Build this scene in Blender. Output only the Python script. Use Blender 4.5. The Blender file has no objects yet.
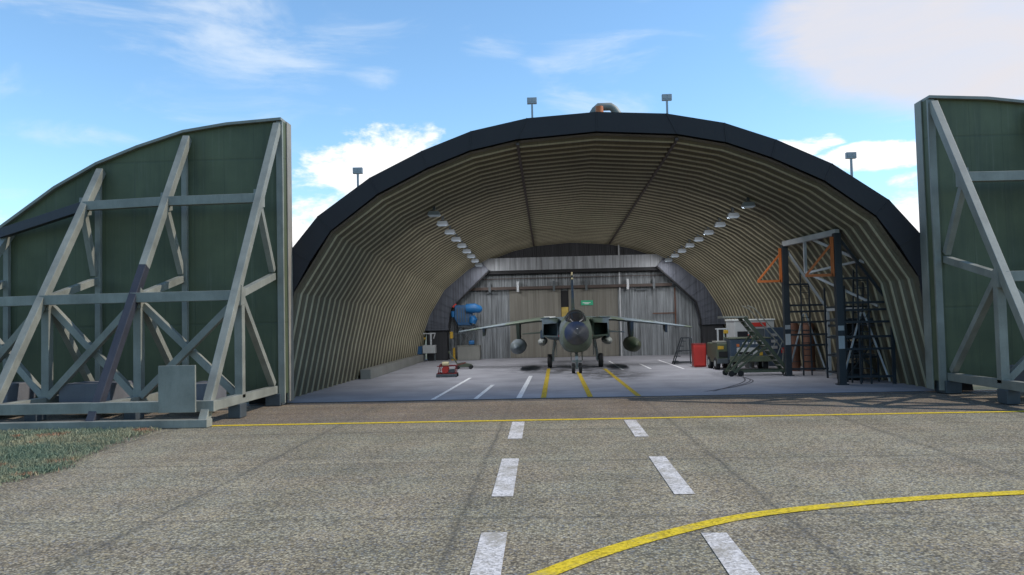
import bpy, math, random
from mathutils import Vector, Matrix
random.seed(7)
C = bpy.context.scene.collection
sc = bpy.context.scene
PI = math.pi
V = Vector

# ---------------------------------------------------------------- materials
class NT:
    """small node-tree helper"""
    def __init__(s, name):
        s.m = bpy.data.materials.new(name); s.m.use_nodes = True
        s.t = s.m.node_tree; s.b = s.t.nodes['Principled BSDF']
        s.tc = s.n('ShaderNodeTexCoord'); s.co = s.tc.outputs['Object']
    def n(s, k, **kw):
        d = s.t.nodes.new(k)
        for a, v in kw.items(): setattr(d, a, v)
        return d
    def l(s, a, b): s.t.links.new(a, b)
    def mapping(s, scale=(1, 1, 1), rot=(0, 0, 0), src=None):
        d = s.n('ShaderNodeMapping'); s.l(src or s.co, d.inputs['Vector'])
        d.inputs['Scale'].default_value = scale; d.inputs['Rotation'].default_value = rot
        return d.outputs[0]
    def noise(s, scale, vec=None, detail=4, rough=.55, dist=0):
        d = s.n('ShaderNodeTexNoise'); s.l(vec or s.co, d.inputs['Vector'])
        d.inputs['Scale'].default_value = scale; d.inputs['Detail'].default_value = detail
        d.inputs['Roughness'].default_value = rough; d.inputs['Distortion'].default_value = dist
        return d.outputs['Fac']
    def voro(s, scale, vec=None, feature='F1', out='Distance'):
        d = s.n('ShaderNodeTexVoronoi', feature=feature); s.l(vec or s.co, d.inputs['Vector'])
        d.inputs['Scale'].default_value = scale
        return d.outputs[out]
    def ramp(s, fac, stops, interp='LINEAR'):
        d = s.n('ShaderNodeValToRGB'); s.l(fac, d.inputs[0]); d.color_ramp.interpolation = interp
        e = d.color_ramp.elements
        while len(e) < len(stops): e.new(.5)
        for i, (p, c) in enumerate(stops):
            e[i].position = p
            e[i].color = (c, c, c, 1) if isinstance(c, (int, float)) else (*c, 1)
        return d.outputs[0]
    def mix(s, fac, a, b, mode='MIX'):
        d = s.n('ShaderNodeMix', data_type='RGBA', blend_type=mode)
        for sock, v in ((d.inputs[0], fac), (d.inputs[6], a), (d.inputs[7], b)):
            if isinstance(v, (int, float)): sock.default_value = v if sock == d.inputs[0] else (v, v, v, 1)
            elif isinstance(v, tuple): sock.default_value = (*v, 1)
            else: s.l(v, sock)
        return d.outputs[2]
    def math(s, op, a, b=0, c=0, clamp=False):
        d = s.n('ShaderNodeMath', operation=op); d.use_clamp = clamp
        for sock, v in zip(d.inputs, (a, b, c)):
            if isinstance(v, (int, float)): sock.default_value = v
            else: s.l(v, sock)
        return d.outputs[0]
    def sep(s, vec=None):
        d = s.n('ShaderNodeSeparateXYZ'); s.l(vec or s.co, d.inputs[0]); return d.outputs
    def col(s, c):
        if isinstance(c, tuple): s.b.inputs['Base Color'].default_value = (*c, 1)
        else: s.l(c, s.b.inputs['Base Color'])
    def rough(s, r):
        if isinstance(r, (int, float)): s.b.inputs['Roughness'].default_value = r
        else: s.l(r, s.b.inputs['Roughness'])
    def bump(s, h, strength=.3, dist=.02):
        d = s.n('ShaderNodeBump'); d.inputs['Strength'].default_value = strength
        d.inputs['Distance'].default_value = dist
        s.l(h, d.inputs['Height']); s.l(d.outputs[0], s.b.inputs['Normal'])

def paint(name, c, rough=.5, metal=0., var=.25, scale=1.5, rust=None, rust_amt=.62, streak=True, spec=.5):
    """weathered paint: mottled base, dirt streaks running down, optional rust blooms"""
    m = NT(name)
    n1 = m.noise(scale, detail=6)
    dark = tuple(x * (1 - var) for x in c); lite = tuple(min(1, x * (1 + var)) for x in c)
    cc = m.ramp(n1, [(.3, dark), (.7, lite)])
    if streak:
        st = m.noise(3, m.mapping((3, 3, .35)), detail=5, rough=.7)
        cc = m.mix(m.ramp(st, [(.5, 0), (.8, .5)]), cc, tuple(x * .45 for x in c))
    fine = m.noise(40, detail=3)
    cc = m.mix(.35, cc, m.ramp(fine, [(.3, tuple(x * .8 for x in c)), (.7, tuple(min(1, x * 1.15) for x in c))]))
    if rust:
        rn = m.noise(2.3, detail=8, rough=.75)
        cc = m.mix(m.ramp(rn, [(rust_amt, 0), (rust_amt + .06, 1)]), cc, rust)
    m.col(cc); m.rough(m.math('ADD', m.math('MULTIPLY', n1, .3), rough - .15)); m.b.inputs['Metallic'].default_value = metal
    m.b.inputs['Specular IOR Level'].default_value = spec
    m.bump(fine, .12, .01)
    return m.m

M = {}
RUST = (.16, .07, .035)
M['steel'] = paint('painted_steel_grey_green', (.225, .225, .192), .5, var=.38, rust=RUST, rust_amt=.70, scale=1.1)
M['steel_dark'] = paint('dark_painted_steel', (.06, .072, .08), .5, var=.25)
M['panel'] = paint('olive_door_panel', (.072, .098, .058), .55, var=.3, scale=.5)
m = NT('olive_door_panel')
x, y, z = m.sep()
a = m.noise(.45, detail=5); st = m.noise(1, m.mapping((2.2, 1, .16)), detail=8, rough=.72); st2 = m.noise(1, m.mapping((9, 1, .3)), detail=6, rough=.7)
cc = m.ramp(a, [(.3, (.058, .072, .036)), (.7, (.11, .128, .064))])
cc = m.mix(m.ramp(st, [(.5, 0), (.75, .6)]), cc, (.035, .045, .03)); cc = m.mix(m.ramp(st2, [(.56, 0), (.78, .45)]), cc, (.19, .20, .15))
cc = m.mix(m.ramp(m.noise(1.6, m.mapping((1, 1, .6)), detail=8, rough=.8), [(.68, 0), (.74, .8)]), cc, (.13, .07, .04))
fr = m.math('ABSOLUTE', m.math('SUBTRACT', m.math('FRACT', m.math('DIVIDE', x, 1.13)), .5)); fz = m.math('ABSOLUTE', m.math('SUBTRACT', m.math('FRACT', m.math('DIVIDE', z, 6.1)), .5))
jn = m.math('MAXIMUM', m.ramp(fr, [(.008, 1), (.016, 0)]), m.ramp(fz, [(.004, 1), (.008, 0)]))
cc = m.mix(m.math('MULTIPLY', jn, .22), cc, (.025, .032, .022))
m.col(cc); m.rough(.6); m.bump(m.math('SUBTRACT', a, jn), .5, .01); M['panel'] = m.m
M['concrete_block'] = paint('ballast_concrete', (.13, .13, .14), .85, var=.2)
M['rim'] = paint('dark_rim_sheet', (.013, .011, .015), .6, var=.3, scale=.8)
M['strut_shaded'] = paint('shaded_violet_grey_steel', (.035, .035, .045), .55, var=.3)  # shade painted onto half a strut and one cross beam
M['sunlit_end'] = paint('sunlit_edge_plate', (.24, .215, .18), .6, var=.25, rust=RUST, rust_amt=.66)  # warm sunlight on the left door's end put into the plate colour
M['galv'] = paint('galvanised_steel', (.34, .35, .36), .4, metal=.35, var=.2)
M['frame_dark'] = paint('blue_black_scaffold_paint', (.020, .026, .033), .5, var=.3)
M['frame_pale'] = paint('pale_scaffold_tube', (.42, .43, .44), .5, var=.25)
M['orange'] = paint('orange_paint', (.50, .135, .03), .5, var=.2)
M['red'] = paint('red_paint', (.42, .025, .018), .5, var=.25)
M['red_dark'] = paint('dark_red_paint', (.17, .012, .014), .5, var=.3)
M['blue'] = paint('bright_blue_paint', (.012, .13, .34), .5, var=.3)
M['blue_dark'] = paint('dark_blue_paint', (.018, .085, .20), .5, var=.3)
M['yellow'] = paint('yellow_paint', (.46, .28, .025), .5, var=.15)
M['cream'] = paint('cream_paint', (.50, .43, .25), .6, var=.15)
M['rubber'] = paint('tyre_rubber', (.012, .012, .013), .8, var=.2, streak=False)
M['white'] = paint('white_paint', (.72, .74, .72), .5, var=.1)
M['cab_grey'] = paint('cabin_grey_paint', (.40, .41, .41), .5, var=.12)
M['olive'] = paint('olive_vehicle_paint', (.07, .085, .055), .5, var=.3)
M['navy'] = paint('navy_vehicle_paint', (.035, .055, .085), .45, var=.3)
M['rustbrown'] = paint('rust_brown_paint', (.12, .05, .028), .7, var=.35)
M['rust'] = paint('rusty_rail', (.07, .05, .042), .75, var=.4)
M['green_sign'] = paint('green_sign_paint', (.02, .34, .17), .4, var=.08, streak=False)
M['wood'] = paint('yellow_wood', (.42, .30, .07), .7, var=.35)
M['black'] = paint('black_void', (.008, .008, .009), .8, var=.2, streak=False)
M['strap_grey'] = paint('lamp_housing_grey', (.30, .33, .36), .4, metal=.3, var=.1, streak=False)

m = NT('lamp_lens'); m.col((.36, .42, .48)); m.b.inputs['Emission Color'].default_value = (.85, .93, 1, 1); m.b.inputs['Emission Strength'].default_value = .03; m.rough(.15); m.b.inputs['Specular IOR Level'].default_value = .8; M['lens'] = m.m
m = NT('canopy_glass'); m.col(m.ramp(m.noise(3), [(.3, (.012, .014, .018)), (.7, (.03, .028, .032))])); m.rough(.28)
m.b.inputs['Specular IOR Level'].default_value = .45; M['canopy'] = m.m

for nm_, A_, B_ in (('lining', (.085, .072, .046), (.125, .108, .07)), ('lit_rib', (.29, .262, .175), (.40, .36, .245))):  # dark valleys and pale crests: shade between the ribs put into colour
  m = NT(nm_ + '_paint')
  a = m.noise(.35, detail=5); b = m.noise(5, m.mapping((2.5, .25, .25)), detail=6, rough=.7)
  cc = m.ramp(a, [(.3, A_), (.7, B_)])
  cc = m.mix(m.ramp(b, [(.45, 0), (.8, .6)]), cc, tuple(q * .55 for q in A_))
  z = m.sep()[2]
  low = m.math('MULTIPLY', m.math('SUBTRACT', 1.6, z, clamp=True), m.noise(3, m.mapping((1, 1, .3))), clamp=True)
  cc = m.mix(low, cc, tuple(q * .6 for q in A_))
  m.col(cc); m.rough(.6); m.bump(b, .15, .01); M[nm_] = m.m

# rear wall: vertical streaked corrugated sheet
def wallmat(name, c1, c2, c3, amt=.5):
    m = NT(name)
    s1 = m.noise(1, m.mapping((7, 1, .18)), detail=7, rough=.75)
    s2 = m.noise(1, m.mapping((1.3, 1, .25)), detail=4)
    cc = m.ramp(s1, [(.32, c3), (.5, c1), (.68, c2)])
    cc = m.mix(m.ramp(s2, [(.45, 0), (.7, amt)]), cc, c3)
    d = m.math('MULTIPLY', m.math('MULTIPLY', m.math('SUBTRACT', 5.9, m.sep()[2], clamp=True), -1), 1)
    m.col(cc); m.rough(.6); m.bump(s1, .2, .01)
    return m.m
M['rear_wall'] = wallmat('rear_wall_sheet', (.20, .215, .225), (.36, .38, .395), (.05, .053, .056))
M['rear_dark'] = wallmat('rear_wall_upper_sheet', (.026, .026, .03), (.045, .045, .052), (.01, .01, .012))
M['rear_door'] = wallmat('rear_door_sheet', (.165, .155, .13), (.215, .20, .165), (.10, .09, .07), .35)
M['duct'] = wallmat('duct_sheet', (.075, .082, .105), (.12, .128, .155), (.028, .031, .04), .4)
M['rear_beam'] = wallmat('rear_beam_sheet', (.23, .24, .25), (.33, .34, .35), (.08, .08, .085), .4)

def camo(name, a, b, s=.45, rough=.62):
    m = NT(name); n = m.noise(s, detail=3, rough=.4, dist=.6)
    cc = m.ramp(n, [(.47, a), (.53, b)])
    g = m.noise(6, detail=6, rough=.7)
    cc = m.mix(m.ramp(g, [(.5, 0), (.85, .6)]), cc, tuple(x * .5 for x in a))
    # panel lines every 0.9 m
    x, y, z = m.sep()
    fr = m.math('ABSOLUTE', m.math('SUBTRACT', m.math('FRACT', m.math('DIVIDE', y, .9)), .5))
    cc = m.mix(m.ramp(fr, [(.006, .7), (.012, 0)]), cc, (.01, .01, .012))
    m.col(cc); m.rough(rough); m.b.inputs['Specular IOR Level'].default_value = .3; m.bump(g, .05, .01)
    return m.m
M['camo'] = camo('aircraft_camouflage', (.15, .19, .215), (.11, .14, .10))
M['camo_dark'] = camo('aircraft_dark_camouflage', (.03, .05, .08), (.045, .06, .048))
M['camo_light'] = camo('aircraft_light_grey', (.36, .38, .37), (.29, .31, .28), .3)
M['radome'] = camo('radome_paint', (.016, .038, .10), (.06, .066, .075), .25, .6)
M['tank_green'] = camo('tank_green_camouflage', (.03, .045, .025), (.055, .065, .035), 1.2)
M['tank_grey'] = camo('tank_grey_paint', (.16, .19, .21), (.12, .145, .15), .8)

# ------- ground materials (world scale object coordinates)
GR = 4.75
def slab_joints(m, ox, oy):
    x, y, z = m.sep()
    w = m.noise(.8, detail=3); w2 = m.math('MULTIPLY', m.math('SUBTRACT', w, .5), .12)
    out = None
    for s, o, wd in ((x, ox, .007), (y, oy, .006)):
        f = m.math('ABSOLUTE', m.math('SUBTRACT', m.math('FRACT', m.math('DIVIDE', m.math('ADD', m.math('SUBTRACT', s, o), w2), GR)), .5))
        lines = m.ramp(m.math('SUBTRACT', .5, f), [(wd * .35, 1), (wd * 1.1, .45), (wd * 4.5, 0)])
        out = lines if out is None else m.math('MAXIMUM', out, lines)
    return out
def apronmat(name, tint, dark, light, jt=.55):
    m = NT(name)
    vec = m.mapping((1, 1, 1))
    d = m.n('ShaderNodeTexVoronoi'); m.l(vec, d.inputs['Vector']); d.inputs['Scale'].default_value = 31
    cr = m.n('ShaderNodeSeparateColor'); m.l(d.outputs['Color'], cr.inputs[0])
    peb = m.ramp(cr.outputs[0], [(0, dark), (.25, tuple(x * .62 for x in tint)), (.55, tint), (.85, light), (1, tuple(x * 1.25 for x in light))])
    peb = m.mix(m.ramp(d.outputs['Distance'], [(.32, 0), (.7, .7)]), peb, dark)
    # a few ochre / bluish stones
    peb = m.mix(m.ramp(cr.outputs[1], [(.86, 0), (.9, .6)]), peb, (.46, .36, .19))
    peb = m.mix(m.ramp(cr.outputs[2], [(.88, 0), (.92, .5)]), peb, (.16, .19, .25))
    mid = m.noise(9, detail=5, rough=.7)
    peb = m.mix(.2, peb, m.ramp(mid, [(.3, tuple(x * .62 for x in tint)), (.7, tuple(x * 1.25 for x in tint))]))
    big = m.noise(.22, detail=6, rough=.6)
    peb = m.mix(1, peb, m.ramp(big, [(.3, .82), (.7, 1.1)]), 'MULTIPLY')
    # longitudinal drag and tyre smears
    sm = m.noise(1, m.mapping((.9, .12, 1)), detail=5)
    peb = m.mix(1, peb, m.ramp(sm, [(.3, (.86, .86, .84)), (.65, (1.05, 1.05, 1.04))]), 'MULTIPLY')
    lat = m.noise(1, m.mapping((.14, 1.1, 1)), detail=4)
    peb = m.mix(1, peb, m.ramp(lat, [(.32, (.86, .86, .87)), (.6, (1.04, 1.04, 1.03))]), 'MULTIPLY')
    peb = m.mix(1, peb, m.ramp(m.noise(.55, detail=3), [(.35, (1.03, .99, .96)), (.65, (.98, 1.01, 1.0))]), 'MULTIPLY')
    ed = m.n('ShaderNodeTexVoronoi', feature='DISTANCE_TO_EDGE'); m.l(m.mapping((1, 1, 1)), ed.inputs['Vector']); ed.inputs['Scale'].default_value = .22
    wv = m.n('ShaderNodeVectorMath', operation='ADD'); nn = m.n('ShaderNodeTexNoise'); nn.inputs['Scale'].default_value = 1.2; nn.inputs['Detail'].default_value = 6; m.l(m.co, nn.inputs['Vector']); m.l(m.co, wv.inputs[0]); m.l(nn.outputs['Color'], wv.inputs[1]); m.l(wv.outputs[0], ed.inputs['Vector'])
    ck = m.math('MULTIPLY', m.ramp(ed.outputs['Distance'], [(.001, 1), (.0035, 0)]), m.ramp(m.noise(.3, detail=3), [(.5, 0), (.6, .55)]))
    peb = m.mix(ck, peb, (.06, .055, .05))
    sp_ = m.ramp(m.noise(1.1, detail=6, rough=.7), [(.66, 0), (.76, .45)]); peb = m.mix(sp_, peb, (.09, .085, .078))
    j = slab_joints(m, -1.35, 16.75)
    peb = m.mix(m.math('MULTIPLY', m.math('MULTIPLY', j, m.ramp(m.noise(.35, detail=4), [(.3, .55), (.6, 1)])), jt), peb, (.05, .048, .045))
    m.col(peb); m.rough(.9); m.b.inputs['Specular IOR Level'].default_value = .2
    m.bump(m.math('ADD', cr.outputs[0], mid), .55, .012)
    return m.m
M['apron'] = apronmat('apron_concrete', (.345, .29, .205), (.04, .035, .03), (.55, .475, .34))
M['strip'] = apronmat('threshold_concrete', (.25, .195, .15), (.07, .055, .045), (.34, .27, .21), .3)

m = NT('shelter_floor')
a = m.noise(.5, detail=7, rough=.6); f = m.noise(60, detail=2); g = m.noise(3, m.mapping((.3, 1.4, 1)), detail=6, rough=.7)
cc = m.ramp(a, [(.3, (.27, .27, .30)), (.7, (.43, .43, .475))])
cc = m.mix(m.ramp(g, [(.5, 0), (.8, .5)]), cc, (.17, .17, .20))
x, y, z = m.sep()
def blob(cx, cy, rx, ry):
    u = m.math('POWER', m.math('DIVIDE', m.math('SUBTRACT', x, cx), rx), 2)
    v = m.math('POWER', m.math('DIVIDE', m.math('SUBTRACT', y, cy), ry), 2)
    return m.math('SUBTRACT', 1, m.math('ADD', u, v), clamp=True)
oil = m.math('MAXIMUM', blob(3.0, 42.5, 2.6, 5), blob(1.3, 46.5, 4.2, 4))
oil = m.math('MULTIPLY', oil, m.ramp(m.noise(1, m.mapping((.9, .55, 1)), detail=7, rough=.7), [(.42, 0), (.54, 1)]))
cc = m.mix(m.math('MULTIPLY', oil, .95, clamp=True), cc, (.035, .035, .04))
cc = m.mix(.25, cc, m.ramp(f, [(.3, .18), (.7, .42)]))
m.col(cc); m.rough(.85); m.b.inputs['Specular IOR Level'].default_value = .12; m.bump(f, .1, .005); M['floor'] = m.m

def linemat(name, c, worn, amt=.5):
    m = NT(name)
    d = m.n('ShaderNodeTexVoronoi'); m.l(m.co, d.inputs['Vector']); d.inputs['Scale'].default_value = 30
    cr = m.n('ShaderNodeSeparateColor'); m.l(d.outputs['Color'], cr.inputs[0])
    n = m.noise(1.7, detail=8, rough=.75); f = m.noise(30, detail=3, rough=.7)
    cc = m.ramp(cr.outputs[0], [(0, tuple(x * .5 for x in c)), (.35, tuple(x * .85 for x in c)), (1, tuple(min(1, x * 1.15) for x in c))])
    w = m.math('ADD', m.math('MULTIPLY', n, .7), m.math('MULTIPLY', f, .3))
    cc = m.mix(m.ramp(w, [(amt, 0), (amt + .12, .85)]), cc, worn)
    m.col(cc); m.rough(.85); m.b.inputs['Specular IOR Level'].default_value = .15; m.bump(cr.outputs[0], .4, .01)
    return m.m
M['line_white'] = linemat('white_road_paint', (.66, .605, .56), (.30, .26, .20), .47)
M['line_yellow'] = linemat('yellow_road_paint', (.68, .48, .03), (.36, .29, .14), .52)
M['line_inwhite'] = linemat('white_floor_paint', (.92, .92, .94), (.5, .5, .52), .7)
M['line_inyellow'] = linemat('yellow_floor_paint', (.60, .43, .05), (.16, .14, .09), .52)
M['tyre_mark'] = linemat('tyre_mark', (.10, .10, .11), (.3, .3, .33), .5)
M['rail'] = paint('dark_blue_rail', (.045, .06, .085), .5, var=.3)

m = NT('turf'); n = m.noise(.6, detail=8, rough=.7)
m.col(m.ramp(n, [(.3, (.045, .055, .03)), (.5, (.085, .09, .05)), (.7, (.14, .12, .075))])); m.rough(.95)
m.bump(m.noise(14, detail=6), .6, .05); M['turf'] = m.m
m = NT('grass_blades')
n = m.noise(.45, detail=4); n2 = m.noise(7, detail=2)
cc = m.ramp(n, [(.35, (.17, .22, .14)), (.5, (.27, .27, .165)), (.65, (.40, .34, .20))])
cc = m.mix(m.ramp(n2, [(.4, 0), (.7, .6)]), cc, (.11, .165, .12))
cc = m.mix(m.ramp(m.noise(.9, detail=2), [(.62, 0), (.67, 1)]), cc, (.40, .20, .11))
m.col(cc); m.rough(.8); M['grass'] = m.m
M['outer'] = paint('outer_shell_concrete', (.22, .22, .2), .9, var=.25, scale=.5)

# ---------------------------------------------------------------- mesh helpers
class MB:
    def __init__(s): s.v = []; s.f = []; s.mi = []; s.k = 0
    def add(s, vs, fs):
        o = len(s.v); s.v += [tuple(v) for v in vs]; s.f += [tuple(i + o for i in f) for f in fs]; s.mi += [s.k] * len(fs)
    def box(s, x0, x1, y0, y1, z0, z1):
        s.add([(x0, y0, z0), (x1, y0, z0), (x1, y1, z0), (x0, y1, z0), (x0, y0, z1), (x1, y0, z1), (x1, y1, z1), (x0, y1, z1)],
              [(0, 3, 2, 1), (4, 5, 6, 7), (0, 1, 5, 4), (1, 2, 6, 5), (2, 3, 7, 6), (3, 0, 4, 7)]); return s
    def bar(s, p, q, w, h=None, up=(0, 0, 1), taper=1):
        """rectangular member from p to q; h along 'up'-ish, w across"""
        h = h or w; p, q = V(p), V(q); d = (q - p).normalized(); u = V(up)
        if abs(d.dot(u)) > .98: u = V((0, 1, 0))
        r = d.cross(u).normalized(); u = r.cross(d)
        vs = []
        for c, k in ((p, 1), (q, taper)):
            for a, b in ((-1, -1), (1, -1), (1, 1), (-1, 1)): vs.append(c + r * a * w * k / 2 + u * b * h * k / 2)
        s.add(vs, [(0, 1, 2, 3), (7, 6, 5, 4), (0, 4, 5, 1), (1, 5, 6, 2), (2, 6, 7, 3), (3, 7, 4, 0)]); return s
    def tube(s, pts, r, n=10):
        pts = [V(p) for p in pts]; rings = []
        rr = r if isinstance(r, (list, tuple)) else [r] * len(pts)
        for i, p in enumerate(pts):
            d = (pts[min(i + 1, len(pts) - 1)] - pts[max(i - 1, 0)]).normalized()
            u = V((0, 0, 1)) if abs(d.z) < .9 else V((1, 0, 0))
            a = d.cross(u).normalized(); b = a.cross(d)
            rings.append([p + (a * math.cos(t * 2 * PI / n) + b * math.sin(t * 2 * PI / n)) * rr[i] for t in range(n)])
        s.loft(rings); return s
    def loft(s, rings, cap=True, closed=True):
        n = len(rings[0]); vs = [v for r in rings for v in r]; fs = []
        for i in range(len(rings) - 1):
            for j in range(n if closed else n - 1):
                a, b = i * n + j, i * n + (j + 1) % n
                fs.append((a, b, b + n, a + n))
        if cap: fs += [tuple(range(n))[::-1], tuple((len(rings) - 1) * n + k for k in range(n))]
        s.add(vs, fs); return s
    def prism(s, poly, axis, a, b):
        """polygon in the two other axes extruded along axis from a to b"""
        def P(u, v, w): return {'y': (u, w, v), 'x': (w, u, v), 'z': (u, v, w)}[axis]
        s.loft([[P(u, v, a) for u, v in poly], [P(u, v, b) for u, v in poly]]); return s
    def build(s, name, mat, parent=None, bevel=0, smooth=False, kind=None):
        me = bpy.data.meshes.new(name); me.from_pydata(s.v, [], s.f)
        mats = mat if isinstance(mat, (list, tuple)) else [mat]
        for q in mats: me.materials.append(M[q] if isinstance(q, str) else q)
        if len(mats) > 1: me.polygons.foreach_set('material_index', s.mi)
        me.update()
        import bmesh
        bm = bmesh.new(); bm.from_mesh(me); bmesh.ops.recalc_face_normals(bm, faces=bm.faces); bm.to_mesh(me); bm.free()
        if smooth:
            me.polygons.foreach_set('use_smooth', [True] * len(me.polygons))
            me.set_sharp_from_angle(angle=math.radians(38))
        o = bpy.data.objects.new(name, me); C.objects.link(o)
        if parent: o.parent = parent
        if bevel:
            b = o.modifiers.new('b', 'BEVEL'); b.width = bevel; b.segments = 2; b.limit_method = 'ANGLE'; b.angle_limit = .7
        if kind: o['kind'] = kind
        return o
def B(*a): return MB().box(*a)
def tag(o, label, cat, group=None):
    o['label'] = label; o['category'] = cat
    if group: o['group'] = group
    return o
def thing(name, label, cat, loc=(0, 0, 0), rz=0, group=None):
    o = bpy.data.objects.new(name, None); C.objects.link(o); o.location = loc; o.rotation_euler = (0, 0, rz)
    return tag(o, label, cat, group)
def dup(root, loc, label, rz=None):
    """copy a thing with its parts and sub-parts"""
    r = root.copy(); C.objects.link(r); r.location = loc; r['label'] = label
    if rz is not None: r.rotation_euler = (0, 0, rz)
    for ch in list(root.children):
        c = ch.copy(); C.objects.link(c); c.parent = r
        for g in list(ch.children):
            d = g.copy(); C.objects.link(d); d.parent = c
    return r
def cyl(cx, cy, cz, r, l, axis='x', n=24):
    d = {'x': V((1, 0, 0)), 'y': V((0, 1, 0)), 'z': V((0, 0, 1))}[axis]; c = V((cx, cy, cz))
    return MB().tube([c - d * l / 2, c + d * l / 2], r, n)

# ---------------------------------------------------------------- camera
cam_d = bpy.data.cameras.new('camera'); cam = bpy.data.objects.new('camera', cam_d); C.objects.link(cam)
R_ = V((0.99878872, 0.04367224, -0.02266772)); U_ = V((0.02444294, -0.04055279, 0.99887838)); F_ = V((-0.04270401, 0.99822252, 0.04157115))
mx = Matrix((R_, U_, -F_)).transposed().to_4x4(); mx.translation = V((0, 0, 2.92))
cam.matrix_world = mx
cam_d.sensor_width = 36; cam_d.lens = 800 / 1024 * 36; cam_d.clip_end = 5000; cam_d.clip_start = .05
sc.camera = cam

# ---------------------------------------------------------------- ground
def sheet(name, poly, z, mat, kind='structure'):
    mb = MB(); mb.add([(x, y, z) for x, y in poly], [tuple(range(len(poly)))])
    o = mb.build(name, mat, kind=kind); return o
sheet('ground', [(-2500, -2500), (2500, -2500), (2500, 2500), (-2500, 2500)], -.03, 'turf')
edge = [(-10.7, -30), (-10.8, 10), (-10.75, 14.6), (-10.55, 15.5), (-10.35, 16.4), (-10.5, 17.2), (-10.85, 18.2), (-11.05, 19.6), (-11.35, 21.2), (-11.3, 22.3), (-11.5, 23.3)]
sheet('apron', edge + [(-40, 23.4), (-40, 29.9), (60, 29.9), (60, -30)], 0, 'apron')
sheet('threshold_strip', [(-30, 23.52), (34, 23.78), (34, 29.95), (-30, 29.95)], .004, 'strip')
sheet('shelter_floor', [(-10.6, 29.97), (14.7, 29.97), (14.5, 64), (-10.4, 64)], .004, 'floor')

# bare soil showing along the ragged verge
sv = []
yy = 13.5
while yy < 23.2:
    for (x0, y0), (x1, y1) in zip(edge, edge[1:]):
        if y0 <= yy <= y1: ex = x0 + (x1 - x0) * (yy - y0) / (y1 - y0)
    sv.append((ex + .05 + .16 * abs(math.sin(yy * 2.1)) * (.5 + .5 * math.sin(yy * 5.3)) + random.uniform(0, .07), yy)); yy += .12
m = NT('bare_soil'); m.col(m.ramp(m.noise(6, detail=8, rough=.8), [(.3, (.06, .045, .03)), (.6, (.17, .135, .09)), (.75, (.25, .21, .15))])); m.rough(.95); m.bump(m.noise(30, detail=5), .8, .02); M['soil'] = m.m
sheet('soil_verge', sv + [(-11.8, 23.2), (-11.2, 13.5)], .004, 'soil')
# grass tufts
mb = MB()
def inside(x, y):
    for (x0, y0), (x1, y1) in zip(edge, edge[1:]):
        if y0 <= y <= y1: return x < x0 + (x1 - x0) * (y - y0) / (y1 - y0) - .02
    return False
vs, fs = [], []
for i in range(130000):
    y = random.uniform(13.2, 23.05); x = -10.0 - 19 * random.random() ** 1.35
    if not inside(x - random.choice((0, 0, 0, 0, .1, .2, .35)) * random.random(), y): continue
    if math.sin(x * 3.1 + 1.3 * math.sin(y * 2.3)) * math.sin(y * 2.7 + x) > .72 and random.random() < .75: continue
    h = random.uniform(.035, .10) * (1.4 if random.random() < .1 else 1); a = random.uniform(0, PI); w = random.uniform(.006, .016)
    lx, ly = random.gauss(0, .045), random.gauss(0, .045); k = len(vs)
    dx, dy = math.cos(a) * w, math.sin(a) * w
    vs += [(x - dx, y - dy, -.03), (x + dx, y + dy, -.03), (x + dx * .7 + lx * .4, y + dy * .7 + ly * .4, h * .6), (x + lx, y + ly, h), (x - dx * .7 + lx * .4, y - dy * .7 + ly * .4, h * .6)]
    fs.append((k, k + 1, k + 2, k + 3, k + 4))
me = bpy.data.meshes.new('grass'); me.from_pydata(vs, [], fs); me.materials.append(M['grass'])
g = bpy.data.objects.new('grass', me); C.objects.link(g); g['kind'] = 'stuff'

# painted markings
def strip(name, p, q, w, mat, z=.010, w2=None):
    p, q = V(p), V(q); d = (q - p).normalized(); n = V((-d.y, d.x)); w2 = w2 or w
    return sheet(name, [p - n * w / 2, q - n * w2 / 2, q + n * w2 / 2, p + n * w / 2], z, mat)
for k, (a, b) in enumerate([(19.9, 23.2), (13.4, 17.04), (7.5, 11.15), (1.5, 5)]):
    L_ = lambda y: -.795 - (y - 11) * .008; R_x = lambda y: 2.17 + (y - 11) * .0105
    strip('white_dash', (L_(a), a), (L_(b), b), .36, 'line_white')
    strip('white_dash', (R_x(a), a), (R_x(b), b - (.15 if b < 12 else 0)), .34, 'line_white')
strip('yellow_line', (-30, 23.42), (34, 23.68), .27, 'line_yellow')
def ribbon(name, pts, w, mat, z=.010, kind='structure'):
    # smooth curve through pts
    P = [V(p) for p in pts]; out = []
    for i in range(len(P) - 1):
        p0, p1, p2, p3 = P[max(i - 1, 0)], P[i], P[i + 1], P[min(i + 2, len(P) - 1)]
        for t in range(8):
            t /= 8
            out.append(.5 * ((2 * p1) + (p2 - p0) * t + (2 * p0 - 5 * p1 + 4 * p2 - p3) * t * t + (3 * p1 - p0 - 3 * p2 + p3) * t ** 3))
    out.append(P[-1]); L, Rr = [], []
    for i, p in enumerate(out):
        d = (out[min(i + 1, len(out) - 1)] - out[max(i - 1, 0)]).normalized(); n = V((-d.y, d.x)) * w / 2
        L.append(p + n); Rr.append(p - n)
    mb = MB(); k = len(out)
    mb.add([(q.x, q.y, z) for q in L + Rr], [(i, i + 1, k + i + 1, k + i) for i in range(k - 1)])
    return mb.build(name, mat, kind=kind)
ribbon('yellow_curve', [(-2.6, 5.2), (-1.2, 7.9), (-.1, 9.31), (.68, 10.2), (1.75, 11.15), (2.94, 11.95), (4.54, 12.55), (6.1, 12.95), (7.55, 13.2), (12, 13.8), (20, 14.4), (34, 15)], .265, 'line_yellow', .0125)
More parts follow.
